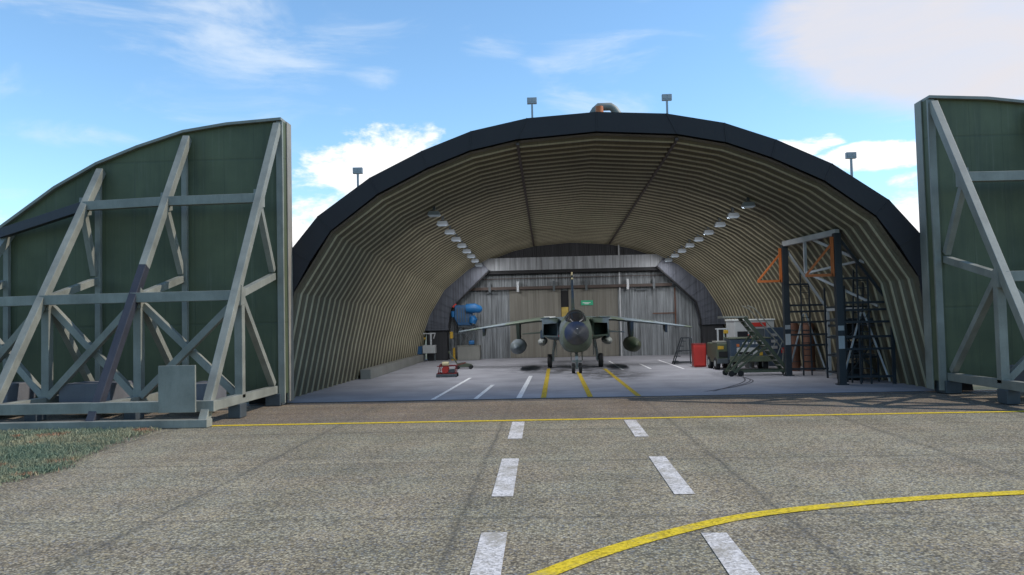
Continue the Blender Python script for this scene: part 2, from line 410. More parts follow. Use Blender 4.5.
for p, q, w, mt in [((-4.05, 41.6), (-4.40, 30.25), .16, 'line_inwhite'), ((-2.55, 36.75), (-2.77, 30.25), .17, 'line_inwhite'), ((-.92, 42.2), (-1.13, 30.25), .2, 'line_inwhite'),
                ((.03, 48), (-.2, 30.2), .2, 'line_inyellow'), ((1.66, 44.7), (1.55, 30.2), .2, 'line_inyellow'), ((3.28, 47), (3.35, 30.2), .2, 'line_inyellow'),
                ((4.2, 55.5), (4.22, 45.6), .14, 'line_inwhite'), ((5.82, 51.2), (5.84, 46), .14, 'line_inwhite'), ((7.56, 55.5), (7.61, 45.4), .14, 'line_inwhite')]:
    strip('floor_line', p, q, w, mt, .012)
for off in (-.85, .85, -.35):
    ribbon('tyre_mark', [(6.2 + off * .2, 31.5), (8.2 + off * .3, 34.6 + off), (9.2, 37.6 + off), (9.1 + off * .3, 41)], .07, 'tyre_mark', .009 + .0015 * (off + 1))
B(-30, 34, 29.93, 30.03, -.02, .018).build('door_rail', 'rail', kind='structure')
B(-30, 34, 29.28, 29.34, -.02, .014).build('door_rail', 'rail', kind='structure')

# ---------------------------------------------------------------- the shelter
CX = 2.05
F0 = [(12.5, 0), (12.05, 2.1), (11.62, 4.2), (10.18, 6.45), (8.35, 7.8), (6.45, 8.73), (4.8, 9.35), (3.0, 9.72), (0, 9.92)]
B0 = [(11.95, 0), (11.7, 1.9), (11.1, 3.5), (9.95, 5.4), (8.05, 6.95), (6.2, 7.92), (4.6, 8.48), (2.9, 8.84), (0, 9.05)]
Y0, Y1 = 30.0, 63.2
def sym(h): return [(CX - x, z) for x, z in h[:-1]] + [(CX + h[-1][0], h[-1][1])] + [(CX + x, z) for x, z in reversed(h[:-1])]
PF, PB = sym(F0), sym(B0)
def prof(y):
    t = (y - Y0) / (Y1 - Y0); return [(a[0] + (b[0] - a[0]) * t, a[1] + (b[1] - a[1]) * t) for a, b in zip(PF, PB)]
def normals(P):
    N = []
    for i in range(len(P)):
        a = P[max(i - 1, 0)]; b = P[min(i + 1, len(P) - 1)]; d = V((b[0] - a[0], b[1] - a[1])).normalized(); N.append((d.y, -d.x))
    return N    # points inward (right of travel left->top->right)
shelter = thing('aircraft_shelter', 'big arched aircraft shelter with corrugated olive lining and black front rim', 'hangar')
per = .78; rings = []; y = Y0 + .02
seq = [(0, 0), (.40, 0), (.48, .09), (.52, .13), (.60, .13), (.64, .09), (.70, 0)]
light = (2, 3, 4)   # crest faces get the paler colour; shade in the valleys is painted in
while y < Y1 - .8:
    for dy, d in seq:
        P = prof(y + dy); N = normals(P)
        rings.append([(p[0] + n[0] * d, y + dy, max(0, p[1] + n[1] * d) if i not in (0, len(P) - 1) else 0) for i, (p, n) in enumerate(zip(P, N))])
    y += per
P = prof(Y1); rings.append([(p[0], Y1, p[1]) for p in P])
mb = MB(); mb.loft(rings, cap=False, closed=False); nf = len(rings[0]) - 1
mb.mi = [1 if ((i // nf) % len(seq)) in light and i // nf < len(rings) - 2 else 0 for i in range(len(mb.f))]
mb.build('corrugated_lining', ['lining', 'lit_rib'], shelter)
# outer concrete shell (between outer profile and just outside the lining)
O0 = [(13.3, 0), (13.0, 2.4), (12.55, 4.4), (11.66, 5.75), (10.6, 7.02), (8.6, 8.42), (6.6, 9.38), (4.72, 10.07), (2.6, 10.49), (0, 10.64)]
PO = sym(O0)
PIn = sym([(12.8, 0), (12.4, 2.1), (11.98, 4.3), (11.1, 5.6), (10.2, 6.75), (8.5, 7.98), (6.55, 8.92), (4.8, 9.58), (3.0, 9.95), (0, 10.12)])
n = len(PO); vs = [(x, Y0 + .25, z) for x, z in PO] + [(x, Y0 + .25, z) for x, z in PIn] + [(x, Y1 + .9, z) for x, z in PO] + [(x, Y1 + .9, z) for x, z in PIn]
fs = []
for i in range(n - 1):
    fs += [(i, i + 1, n + i + 1, n + i), (2 * n + i, 2 * n + i + 1, 3 * n + i + 1, 3 * n + i), (i, i + 1, 2 * n + i + 1, 2 * n + i), (n + i, n + i + 1, 3 * n + i + 1, 3 * n + i)]
mb = MB(); mb.add(vs, fs); mb.build('outer_shell', 'outer', shelter)
# front rim: a dark sheet hood from the lining edge to just over the outer edge
PR1 = sym([(12.35, 0), (12.0, 2.1), (11.62, 4.25), (11.0, 5.35), (10.2, 6.5), (8.38, 7.86), (6.47, 8.79), (4.82, 9.41), (3.01, 9.78), (0, 9.98)])
PR2 = [(CX + (x - CX) * 1.006, z * 1.006) for x, z in PO]
mb = MB(); vs = []; fs = []
for P, yy in ((PR1, Y0 - .02), (PR2, Y0 - .08), (PR2, Y0 + 1.1), (PR1, Y0 + .10)):
    vs += [(x, yy, z) for x, z in P]
for i in range(n - 1):
    for a in range(4):
        b = (a + 1) % 4; fs.append((a * n + i, a * n + i + 1, b * n + i + 1, b * n + i))
mb.add(vs, fs); mb.build('front_rim', 'rim', shelter)
for i in range(1, n - 1):   # standing laps on the rim sheet
    a, b = PR1[i], PR2[i]
    MB().bar((a[0], Y0 - .03, a[1]), (b[0], Y0 - .09, b[1]), .05, .02, up=(0, 1, 0)).build('rim_lap', 'rim', shelter)
for sx in (-1, 1):   # roof seams
    a = (CX + sx * 3.0, Y0 + .1, 9.62); b = (CX + sx * 2.93, Y1 - 1, 8.73)
    MB().bar(a, b, .11, .10).build('roof_seam', 'rust', shelter)
# rear wall
W = 62.75
PBW = prof(W)
def arch_clip(x):   # height of arch at x
    for a, b in zip(PBW, PBW[1:]):
        if a[0] <= x <= b[0] and b[0] > a[0]: return a[1] + (b[1] - a[1]) * (x - a[0]) / (b[0] - a[0])
    return 0
def corr_sheet(x0, x1, z0, ztop, yy, step, depth):
    mb = MB(); xs = []; x = x0; k = 0
    while x < x1 - 1e-6:
        xs += [(x, 0), (x + step * .4, 0), (x + step * .5, depth), (x + step * .9, depth)]; x += step
    xs = [(min(a, x1), d) for a, d in xs] + [(x1, 0)]
    lo = [(a, yy - d, z0) for a, d in xs]; hi = [(a, yy - d, max(z0 + .01, ztop(a))) for a, d in xs]
    n = len(xs); mb.add(lo + hi, [(i, i + 1, n + i + 1, n + i) for i in range(n - 1)]); return mb
corr_sheet(-9.5, 13.6, 0, lambda x: min(7.0, arch_clip(x)), W, .26, .045).build('rear_wall', 'rear_wall', shelter)
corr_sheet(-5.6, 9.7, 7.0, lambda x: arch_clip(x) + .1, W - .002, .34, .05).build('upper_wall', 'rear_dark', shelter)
# rear door leaves with the gap and a wooden hatch between
for x0, x1 in ((-2.9, 1.12), (1.72, 5.55)):
    d = B(x0, x1, W - .16, W - .07, .02, 5.55).build('rear_door', 'rear_door', shelter, bevel=.01)
    k = MB()
    for x in [x0 + .06, (x0 + x1) / 2, x1 - .06]: k.box(x - .04, x + .04, W - .19, W - .161, .02, 5.55)
    k.box(x0, x1, W - .20, W - .161, 5.42, 5.56); k.build('door_rib', 'rear_door', d)
B(1.121, 1.719, W - .10, W - .06, .02, 5.2).build('door_gap', 'black', shelter)
k = B(1.15, 1.69, W - .15, W - .11, 1.9, 3.9); k.build('wooden_hatch', 'wood', shelter, bevel=.01)
B(1.121, 1.719, W - .165, W - .101, 0.02, 1.88).build('door_infill', 'rear_door', shelter)
# rear overhead beam and the ring duct down both sides
mb = B(-5.3, 9.0, 61.35, 62.5, 6.84, 7.70); bm_ = mb.build('rear_beam', 'rear_beam', shelter, bevel=.015)
k = MB()
for i in range(13): x = -4.7 + i * 1.12; k.box(x - .03, x + .03, 61.32, 61.349, 6.85, 7.69)
k.box(-5.3, 9.0, 61.30, 61.349, 6.79, 6.86); k.box(-5.3, 9.0, 61.30, 61.349, 7.68, 7.75)
k.build('flange', 'rear_beam', bm_)
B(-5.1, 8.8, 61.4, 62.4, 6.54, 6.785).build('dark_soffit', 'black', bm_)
for s in (-1, 1):
    def X(v): return CX + s * v
    inner = [(6.45, 6.84), (7.9, 5.45), (9.35, 4.05), (9.62, 2.75), (9.62, 2.3)]
    outer = [(7.2, 7.70), (9.1, 6.5), (10.8, 4.7), (11.5, 3.2), (11.65, 2.3)]
    mb = MB(); rg = [[(X(a[0]), 61.2, a[1]), (X(b[0]), 61.2, b[1]), (X(b[0]), 62.5, b[1]), (X(a[0]), 62.5, a[1])] for a, b in zip(inner, outer)]
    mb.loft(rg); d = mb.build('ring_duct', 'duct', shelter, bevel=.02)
    k = MB()
    for i in range(len(inner) - 1):
        for t in (0, .33, .66):
            a = V(inner[i]).lerp(V(inner[i + 1]), t); b = V(outer[i]).lerp(V(outer[i + 1]), t)
            k.bar((X(a.x), 61.18, a.y), (X(b.x), 61.18, b.y), .07, .05, up=(0, 1, 0))
    k.build('duct_band', 'duct', d)
    k = MB()
    for a, b in zip(inner, inner[1:]): k.bar((X(a[0] - .08), 61.15, a[1] - .02), (X(b[0] - .08), 61.15, b[1] - .02), .1, .12, up=(0, 1, 0))
    k.build('edge_seal', 'black', d)
    MB().box(min(X(9.75), X(11.3)), max(X(9.75), X(11.3)), 61.5, 62.4, 0.01, 2.28).build('duct_base', 'rear_dark', shelter, bevel=.02)
# rail across the rear wall with hangers
k = MB(); k.bar((-6.3, 62.2, 5.45), (9.7, 62.2, 5.45), .2, .22); k.bar((-5.9, 62.25, 6.2), (9.4, 62.25, 6.2), .06, .05)
rl = k.build('hoist_rail', 'rust', shelter, bevel=.01)
for x in (-2.2, .6, 3.1, 6.3, -4.4, 8.3):
    B(x - .09, x + .09, 62.05, 62.38, 5.15, 5.95).build('rail_hanger', 'galv' if x in (-2.2, 6.3) else 'steel_dark', rl)
k = MB(); k.bar((5.7, 62.3, 0), (5.7, 62.3, 8.7), .10); k.build('white_conduit', 'frame_pale', shelter)
k = MB(); k.bar((9.95, 62.5, 2.2), (9.95, 62.5, 5.2), .1); k.bar((8.2, 62.5, 3.25), (9.95, 62.5, 3.25), .08); k.build('red_pipe', 'rustbrown', shelter)
for x in (-4.3, 7.4): B(x - .45, x + .45, 62.5, 62.68, 5.05, 5.2).build('wall_bracket', 'steel_dark', shelter)

s = B(2.68, 3.62, W - .24, W - .205, 4.0, 4.38).build('exit_sign', 'green_sign', bevel=.01)
tag(s, 'small green sign with a pale band on the tan rear door right of the fin', 'sign')
k = MB(); k.box(2.80, 3.42, W - .25, W - .241, 4.17, 4.22); k.box(2.95, 3.3, W - .25, W - .241, 4.09, 4.13); k.build('lettering_band', 'white', s)
s = B(-.25, .66, 62.1, W - .21, 2.86, 3.2).build('wall_lamp', 'white', bevel=.03)
tag(s, 'oblong white box fixed to the tan rear door behind the left air intake', 'wall box')

# low block wall along the left side
lw = thing('low_wall', 'low wall of pale concrete blocks along the left lining', 'wall', (-9.66, 42.1, 0))
for i in range(13):
    B(-.28, .28, i * 1.42, i * 1.42 + 1.40, .004, .52).build('wall_block', 'outer', lw, bevel=.02)

# ceiling floodlights
def arch_in(xo, y):
    P = prof(y); x = CX + xo
    for a, b in zip(P, P[1:]):
        if a[0] <= x <= b[0] and b[0] > a[0]: return a[1] + (b[1] - a[1]) * (x - a[0]) / (b[0] - a[0])
proto = None
ordn = ['first', 'second', 'third', 'fourth', 'fifth', 'sixth', 'seventh', 'eighth', 'ninth']
for s, side in ((-1, 'left'), (1, 'right')):
    for i in range(9):
        y = 36 + i * 2.95; xo = s * 7.05; z = arch_in(xo, y) - .24
        lab = '%s grey floodlight from the open front in the %s ceiling row' % (ordn[i], side)
        if proto is None:
            proto = thing('ceiling_floodlight', lab, 'floodlight', (CX + xo, y, z), 0, 'floodlights under the arched ceiling')
            k = MB(); k.loft([[(-.22, -.18, -.06), (.22, -.18, -.06), (.22, .14, -.06), (-.22, .14, -.06)], [(-.29, -.22, -.24), (.29, -.22, -.24), (.29, .16, -.24), (-.29, .16, -.24)]]); k.build('housing', 'strap_grey', proto, bevel=.01)
            k = MB(); k.loft([[(-.27, -.2, -.242), (.27, -.2, -.242), (.27, .14, -.242), (-.27, .14, -.242)], [(-.2, -.14, -.31), (.2, -.14, -.31), (.2, .08, -.31), (-.2, .08, -.31)]]); k.build('lens', 'lens', proto)
            MB().bar((0, 0, 0), (0, 0, .26), .12).build('bracket', 'steel_dark', proto)
            first = proto
        else: dup(proto, (CX + xo, y, z), lab)

# added fill for the dark interior: one tilted area light under each floodlight
for s in (-1, 1):
    for i in range(9):
        y = 36 + i * 2.95; xo = s * 7.05; z = arch_in(xo, y) - .20
        ld = bpy.data.lights.new('interior_fill', 'AREA'); ld.shape = 'RECTANGLE'; ld.size = .6; ld.size_y = .3; ld.energy = 108 if i < 7 else 45; ld.color = (.95, .96, 1)
        ld.spread = math.radians(165)
        lo = bpy.data.objects.new('interior_fill', ld); C.objects.link(lo); lo.location = (CX + xo - s * .12, y, z - .36); lo.rotation_euler = V((s * .42, -.42, 1)).to_track_quat('Z', 'Y').to_euler()
# floodlight masts on the roof edge
def roof_z(x):
    for a, b in zip(PR2, PR2[1:]):
        if a[0] <= x <= b[0] and b[0] > a[0]: return a[1] + (b[1] - a[1]) * (x - a[0]) / (b[0] - a[0])
mast = None
for x, h, lab in ((-7.3, .22, 'small lamp on a short grey mast on the left shoulder of the roof'), (-.38, .18, 'small lamp on a short mast just left of the pipe on the roof'),
                  (4.86, .18, 'small lamp on a short mast just right of the pipe on the roof'), (11.8, .50, 'small lamp on a short grey mast on the right shoulder of the roof')):
    z = roof_z(x) - .12 + h
    if mast is None:
        mast = thing('mast_lamp', lab, 'lamp', (x, 31.0, z), 0, 'lamps on short masts along the roof edge')
        MB().bar((0, 0, -.75), (0, 0, .82), .075).build('mast', 'galv', mast)
        hd = B(-.19, .19, -.07, .09, .76, 1.0).build('lamp_head', 'galv', mast, bevel=.01)
        for q in (-.09, .09): B(q - .07, q + .07, -.085, -.071, .82, .96).build('lens', 'cab_grey', hd)
    else: dup(mast, (x, 31.0, z), lab)
t = thing('roof_pipe', 'thick grey bent pipe arching over the crown of the roof', 'pipe', (2.45, 31.3, 10.55))
k = MB(); k.tube([(-.72, 0, 0), (-.55, 0, .25), (-.34, 0, .58), (-.22, 0, .70), (.25, 0, .70), (.38, 0, .60), (.62, 0, .25), (.8, 0, 0)], .16, 12); k.build('pipe', 'steel', t, smooth=True)
t = thing('beacon', 'orange beacon on the roof crown beside the bent grey pipe', 'beacon', (2.22, 30.75, 10.86))
MB().tube([(0, 0, 0), (0, 0, .26)], [.16, .15], 14).build('beacon_lens', 'orange', t, smooth=True)
MB().tube([(0, 0, -.2), (0, 0, 0)], [.18, .18], 14).build('beacon_base', 'steel_dark', t)

# ---------------------------------------------------------------- the two shelter doors
DZ = [(-9.65, 10.55), (-11.7, 10.43), (-13.35, 10.2), (-15.1, 9.68), (-16.65, 9.1), (-18.25, 8.25), (-20.25, 6.87), (-22.0, 5.5), (-23.6, 3.9), (-24.6, 2.1), (-24.95, .45)]
def shelter_door(side):
    """side -1: stands left of the opening; +1: mirrored to the right"""
    def X(x): return x if side < 0 else 4.17 - x
    def P(x, y, z): return (X(x), y, z)
    if side < 0: d = thing('shelter_door', 'olive steel shelter door with raking struts, standing left of the arch beside the grass', 'door', group='steel shelter doors slid open')
    else: d = thing('shelter_door', 'olive steel shelter door with raking struts, cut off at the right of the photo', 'door', group='steel shelter doors slid open')
    poly = [(X(x), z) for x, z in DZ] + [(X(-9.65), .45)]
    MB().prism(poly, 'y', 29.06, 29.86).build('door_panel', 'panel', d)
    # flange round the curved top
    mb = MB()
    for a, b in zip(DZ, DZ[1:]): mb.bar(P(a[0], 29.38, a[1] + .03), P(b[0], 29.38, b[1] + .03), 1.0, .10, up=(0, 0, 1))
    mb.build('top_flange', 'steel', d)
    # edge plate and its front flange
    mb = MB(); x0, x1 = sorted((X(-9.648), X(-9.60))); mb.box(x0, x1, 29.44, 29.95, .12, 10.6); mb.build('edge_plate', 'sunlit_end' if side < 0 else 'steel', d, bevel=.01)
    x0, x1 = sorted((X(-9.62), X(-9.86))); B(x0, x1, 28.95, 29.058, .12, 10.5).build('edge_flange', 'steel', d, bevel=.01)
    SX = [-10.02, -13.42, -16.7, -20.2, -23.4]; TOP = [10.35, 9.98, 8.85, 6.6, 3.8]
    FY, PY = 23.25, 28.98
    def on(z): return PY + (FY - PY) * (10.5 - z) / 10.5      # raking plane
    S2 = 'steel'; nodes = []
    for i, (x, zt) in enumerate(zip(SX, TOP)):
        def on(z, zt=zt): return PY + (FY - PY) * (zt - z) / zt
        nodes.append(on)
        tp_, ft_ = V(P(x + .22, on(zt) - .02, zt)), V(P(x - .17, FY, .02))
        if side < 0 and i == 1:
            md = ft_.lerp(tp_, .50)
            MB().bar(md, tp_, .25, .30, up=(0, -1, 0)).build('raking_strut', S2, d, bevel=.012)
            MB().bar(ft_, md, .251, .301, up=(0, -1, 0)).build('raking_strut', 'strut_shaded', d, bevel=.012)['label'] = 'lower half of the raking strut with shade painted in'
        else: MB().bar(tp_, ft_, .25, .30, up=(0, -1, 0)).build('raking_strut', S2, d, bevel=.012)
        if i: MB().bar(P(x + .1, 28.98, zt - .05), P(x + .1, 28.98, .5), .2, .16, up=(0, 1, 0)).build('panel_rib', S2, d, bevel=.01)
        hi = min(7.4, zt - .6)
        if zt > 7.5: MB().bar(P(x, on(hi) + .08, hi), P(x, 28.9, 4.95), .2, .24, up=(0, 1, 0)).build('brace', S2, d, bevel=.01)
        lo = 3.95
        if zt > 4.5:
            MB().bar(P(x, on(lo) + .1, lo), P(x, 28.95, 4.75), .22, .24).build('tie', S2, d, bevel=.01)
            MB().bar(P(x, on(lo) + .28, lo), P(x, on(lo) + .28, .62), .26, .26, up=(0, 1, 0)).build('post', S2, d, bevel=.01)
            MB().bar(P(x, on(lo) + .4, lo - .1), P(x, 28.8, .8), .22, .22, up=(0, 1, 0)).build('brace', S2, d, bevel=.01)
        for gz in ([7.4, 3.95] if zt > 7.5 else [3.95] if zt > 4.5 else []):
            gy = on(gz); gx = X(x)
            MB().prism([(gy + .05, gz - .34), (gy + .42, gz - .26), (gy + .42, gz + .18), (gy + .12, gz + .34)], 'x', gx - .143, gx + .143).build('gusset_plate', S2, d)
        MB().bar(P(x, FY + .25, .60), P(x, 29.0, .60), .26, .28).build('base_beam', S2, d, bevel=.01)
        xa, xb = sorted((X(x - .2), X(x + .2))); B(xa, xb, 25.2, 25.75, .02, .46).build('foot', 'steel_dark', d, bevel=.02)
        xa, xb = sorted((X(x - .3), X(x + .25))); B(xa, xb, 28.85, 29.7, .02, .46).build('foot', 'steel_dark', d, bevel=.02)
    for i in range(len(SX) - 1):
        a, b = SX[i], SX[i + 1]
        # upper beam follows the arch beyond the third strut
        if i < 2: MB().bar(P(a + .1, nodes[i](7.4) + .02, 7.4), P(b + .1, nodes[i + 1](7.4) + .02, 7.4), .26, .32, up=(0, 0, 1)).build('cross_beam', S2, d, bevel=.01)
        elif i == 2: MB().bar(P(a + .1, nodes[i](7.4) + .05, 7.4), P(b + .1, 28.6, 6.55), .26, .34).build('cross_beam', 'strut_shaded' if side < 0 else 'steel', d, bevel=.01)  # left beam has shade put into its colour
        if i < 3:
            ya, yb = nodes[i](3.95), nodes[i + 1](3.95)
            MB().bar(P(a - .02, ya + .02, 3.95), P(b - .02, yb + .02, 3.95), .26, .32).build('cross_beam', S2, d, bevel=.01)
            MB().bar(P(a - .12, ya + .13, 3.7), P(b + .15, yb + .13, .72), .22, .22, up=(0, 1, 0)).build('cross_brace', S2, d, bevel=.01)
            MB().bar(P(b + .12, yb + .38, 3.7), P(a - .15, ya + .38, .72), .22, .22, up=(0, 1, 0)).build('cross_brace', S2, d, bevel=.01)
    x0, x1 = sorted((X(-9.9), X(-24.3)))
    B(x0, x1, 23.36, 23.66, .44, .76).build('front_beam', S2, d, bevel=.012)
    x0, x1 = sorted((X(-9.98), X(-24.3)))
    B(x0, x1, 23.05, 23.45, .01, .24).build('ground_beam', 'steel', d, bevel=.012)
    # heavy ballast boxes standing on the base frame
    for xa, xb, z1 in ((-16.2, -14.45, 1.15), (-20, -17.95, 1.18), (-12.0, -11.15, 1.08), (-23.2, -21.4, 1.15)):
        xa, xb = sorted((X(xa), X(xb))); B(xa, xb, 25.9, 27.4, .3, z1).build('ballast_box', 'concrete_block', d, bevel=.03)
    if side < 0: B(-11.37, -10.27, 22.94, 23.02, .47, 1.84).build('cover_plate', 'steel', d, bevel=.01)
    return d
shelter_door(-1); shelter_door(1)

# ---------------------------------------------------------------- the jet
jet = thing('fighter_jet', 'grey and green camouflaged twin-engined jet parked nose out in the shelter', 'jet', (1.66, 49.0, 0), math.radians(-1.1))
def ring(y, zc, hw, hh, p=2.0, n=28, zt=None):
    out = []
    for i in range(n):
        t = 2 * PI * i / n; c, s_ = math.cos(t), math.sin(t)
        out.append((hw * math.copysign(abs(c) ** (2 / p), c), y, zc + hh * math.copysign(abs(s_) ** (2 / p), s_)))
    return out
k = MB(); k.loft([ring(-10.0, 2.18, .015, .015), ring(-9.8, 2.18, .12, .12), ring(-9.4, 2.2, .24, .24), ring(-8.8, 2.21, .40, .40), ring(-8.1, 2.22, .54, .54), ring(-7.3, 2.21, .64, .63)])
k.build('radome', 'radome', jet, smooth=True)
MB().tube([(0, -10.9, 2.18), (0, -9.9, 2.18)], [.012, .03], 8).build('pitot_probe', 'camo_dark', jet)
k = MB(); k.bar((0, -9.4, 2.44), (0, -7.35, 2.845), .06, .02); k.build('radome_strip', 'white', jet)
k = MB(); k.loft([ring(-7.29, 2.20, .645, .635), ring(-6.7, 2.12, .80, .80, 2.2), ring(-6.1, 2.08, .86, .90, 2.5), ring(-5.4, 2.08, .88, .95, 2.5), ring(-4.3, 2.1, .9, 1.03, 2.7), ring(-3.0, 2.15, .95, 1.02, 2.9), ring(-1.0, 2.2, 1.0, 1.0, 3), ring(3, 2.3, .9, .95, 3)])
k.build('forward_fuselage', 'camo', jet, smooth=True)
k = MB(); k.loft([ring(-3.2, 2.42, .8, .6, 3), ring(-2.0, 2.4, 1.75, .66, 5), ring(0, 2.38, 1.78, .72, 5), ring(3, 2.35, 1.6, .75, 4.5), ring(5.5, 2.35, 1.25, .62, 3.5), ring(6.4, 2.35, 1.1, .55, 3)])
k.build('centre_fuselage', 'camo', jet, smooth=True)
k = MB(); k.loft([ring(-3.0, 2.95, .42, .32), ring(0, 3.0, .36, .28), ring(3, 2.98, .28, .22), ring(6.2, 2.85, .15, .2)]); k.build('spine', 'camo', jet, smooth=True)
# canopy
k = MB(); k.loft([ring(-7.6, 2.72, .12, .10), ring(-7.0, 2.78, .38, .28), ring(-6.2, 2.84, .52, .46), ring(-5.3, 2.88, .57, .55), ring(-4.3, 2.9, .57, .55), ring(-3.4, 2.9, .50, .48), ring(-2.6, 2.88, .38, .36)])
cn = k.build('canopy', 'canopy', jet, smooth=True)
k = MB()
for y, w, h, zc in ((-6.2, .525, .465, 2.84), (-4.75, .577, .56, 2.89), (-3.4, .51, .49, 2.9)):
    k.tube([(w * math.cos(t), y, zc + h * math.sin(t)) for t in [i * PI / 12 for i in range(13)]], .028, 6)
k.bar((.2, -7.1, 2.98), (.23, -6.2, 3.27), .03)
k.bar((-.2, -7.1, 2.98), (-.23, -6.2, 3.27), .03)
for q in (-1, 1): k.bar((q * .50, -6.4, 2.84), (q * .56, -4.75, 2.88), .05); k.bar((q * .56, -4.75, 2.88), (q * .50, -3.3, 2.9), .05)
k.build('canopy_frame', 'camo_dark', cn)
for s in (-1, 1):
    # intake box, raked lip, hollow
    x0, x1 = .96, 1.88
    def rr(y0, y1, i):  # rectangle with top set forward (raked lip)
        a, b, z0, z1 = x0 + i, x1 - i, 1.92 + i, 2.98 - i
        return [(s * a, y0, z0), (s * b, y0 - 0, z0 + .05), (s * b, y1, z1 - .04), (s * a, y1, z1)]
    def ri(y0, y1, i):  # the opening: deeper lip along the top
        q = rr(y0, y1, i); return [q[0], q[1], (q[2][0], q[2][1], q[2][2] - .16), (q[3][0], q[3][1], q[3][2] - .16)]
    k = MB(); k.loft([rr(-3.35, -3.85, .0), rr(-2.4, -2.4, -.02), rr(-.6, -.6, 0)], cap=False)
    k.loft([rr(-3.35, -3.85, .0), ri(-3.35, -3.85, .09)], cap=False)
    it = k.build('air_intake', 'camo', jet, bevel=0)
    k = MB(); k.loft([ri(-3.35, -3.85, .091), ri(-1.8, -1.8, .14), ri(-1.2, -1.2, .28)], cap=False); k.add([ri(-1.2, -1.2, .28)[j] for j in range(4)], [(0, 1, 2, 3)])
    k.build('intake_duct', 'black', it)
    B(*sorted((s * 1.0, s * 1.95)), -3.8, -2.6, 2.975, 3.03).build('intake_roof', 'camo_dark', it, bevel=.02)
    # triangular red marks by the intake
    B(*sorted((s * .86, s * .97)), -3.4, -3.36, 1.96, 2.08).build('warning_mark', 'red', it)
    # wing (swept 25 deg, slight droop)
    def foil(x, yle, ch, z, th):
        prof_ = [(0, 0), (.03, .35), (.12, .75), (.35, 1), (.7, .6), (1, .04), (.7, -.35), (.35, -.6), (.12, -.5), (.03, -.25)]
        return [(s * x, yle + u * ch, z + v * th / 2) for u, v in prof_]
    k = MB(); k.loft([foil(1.5, -2.2, 5.4, 2.93, .34), foil(2.3, -.9, 3.6, 2.90, .36), foil(4.7, .3, 2.2, 2.62, .26), foil(7.35, 1.6, 1.25, 2.27, .13)])
    k.build('wing', 'camo', jet, smooth=True)
    k = MB(); k.loft([foil(1.2, 4.3, 2.8, 2.12, .24), foil(3.5, 6.0, 1.1, 1.98, .11)]); k.build('tailplane', 'camo_dark', jet, smooth=True)
    # drop tank on its pylon
    tx = s * 3.42
    k = MB(); k.loft([[(tx + r_ * math.cos(t * PI / 12), y, 1.36 + r_ * math.sin(t * PI / 12)) for t in range(24)] for y, r_ in ((-3.3, .02), (-3.1, .16), (-2.6, .33), (-1.8, .42), (-.8, .455), (.8, .455), (2.0, .36), (3.0, .1))])
    tk = k.build('drop_tank', 'tank_grey' if s < 0 else 'tank_green', jet, smooth=True)
    tk['label'] = 'grey drop tank' if s < 0 else 'dark green drop tank'
    k = MB(); k.prism([(-1.0, 2.72), (1.6, 2.72), (1.2, 1.75), (-.6, 1.75)], 'x', tx - .09, tx + .09); k.build('pylon', 'camo_dark', tk)
    if s < 0: pass
    # outboard pylon
    px = s * 5.65; k = MB(); k.prism([(.6, 2.48), (2.1, 2.48), (1.8, 2.12), (.9, 2.0)], 'x', px - .06, px + .06); k.build('outer_pylon', 'camo_dark', jet)
    # belly pod under the shoulder
    bx = s * 1.95
    k = MB(); k.loft([[(bx + r_ * math.cos(t * PI / 9), y, 1.62 + r_ * .9 * math.sin(t * PI / 9)) for t in range(18)] for y, r_ in ((-1.6, .05), (-1.3, .2), (-.9, .27), (1.5, .27), (2.4, .1))]); sp = k.build('shoulder_pod', 'camo_light', jet, smooth=True)
    k = MB(); k.prism([(-1.0, 2.3), (1.4, 2.3), (1.2, 1.86), (-1.3, 1.86)], 'x', bx - .11, bx + .11); k.build('pod_pylon', 'camo_dark', sp)
    # main gear
    k = cyl(s * 1.55, 0, .42, .42, .27, 'x', 28); wh = k.build('main_wheel', 'rubber', jet, bevel=.05, smooth=True)
    cyl(s * 1.55, 0, .42, .2, .29, 'x', 16).build('rim', 'camo_light', wh)
    k = MB(); k.tube([(s * 1.33, 0, .42), (s * 1.33, 0, .95), (s * 1.18, .1, 1.75)], [.07, .08, .1], 10); k.bar((s * 1.2, .05, 1.5), (s * 1.33, .7, .75), .07); k.bar((s * 1.33, 0, .42), (s * 1.56, 0, .42), .1)
    k.build('main_gear_leg', 'camo_light', jet, smooth=True)
    k = MB(); k.prism([(-.9, 1.78), (.9, 1.78), (.7, .78), (-.5, .72)], 'x', s * 1.14 - .02, s * 1.14 + .02); k.build('gear_door', 'camo_light', jet)
    # engine nozzle
    k = MB(); k.tube([(s * .55, 6.2, 2.3), (s * .55, 7.1, 2.3)], [.5, .42], 20); k.build('engine_nozzle', 'steel_dark', jet, smooth=True)
    # nose wheel of the twin
    k = cyl(s * .19, -5.45, .28, .28, .17, 'x', 24); wh = k.build('nose_wheel', 'rubber', jet, bevel=.03, smooth=True)
    cyl(s * .19, -5.45, .28, .12, .185, 'x', 14).build('rim', 'camo_light', wh)
    k = MB(); k.prism([(-6.1, 1.28), (-4.6, 1.25), (-4.8, .72), (-5.9, .72)], 'x', s * .30 - .015, s * .30 + .015); k.build('nose_gear_door', 'camo_dark', jet)
k = MB(); k.tube([(0, -5.45, .28), (0, -5.45, .7), (0, -5.2, 1.3)], [.06, .075, .085], 10); k.bar((-.19, -5.45, .28), (.19, -5.45, .28), .07); k.bar((-.27, -5.5, .66), (.27, -5.5, .66), .08); k.bar((0, -5.3, .9), (0, -4.5, 1.3), .06)
lg = k.build('nose_gear_leg', 'camo_light', jet)
B(-.09, .09, -5.62, -5.56, .74, .92).build('landing_light', 'lens', lg, bevel=.01)
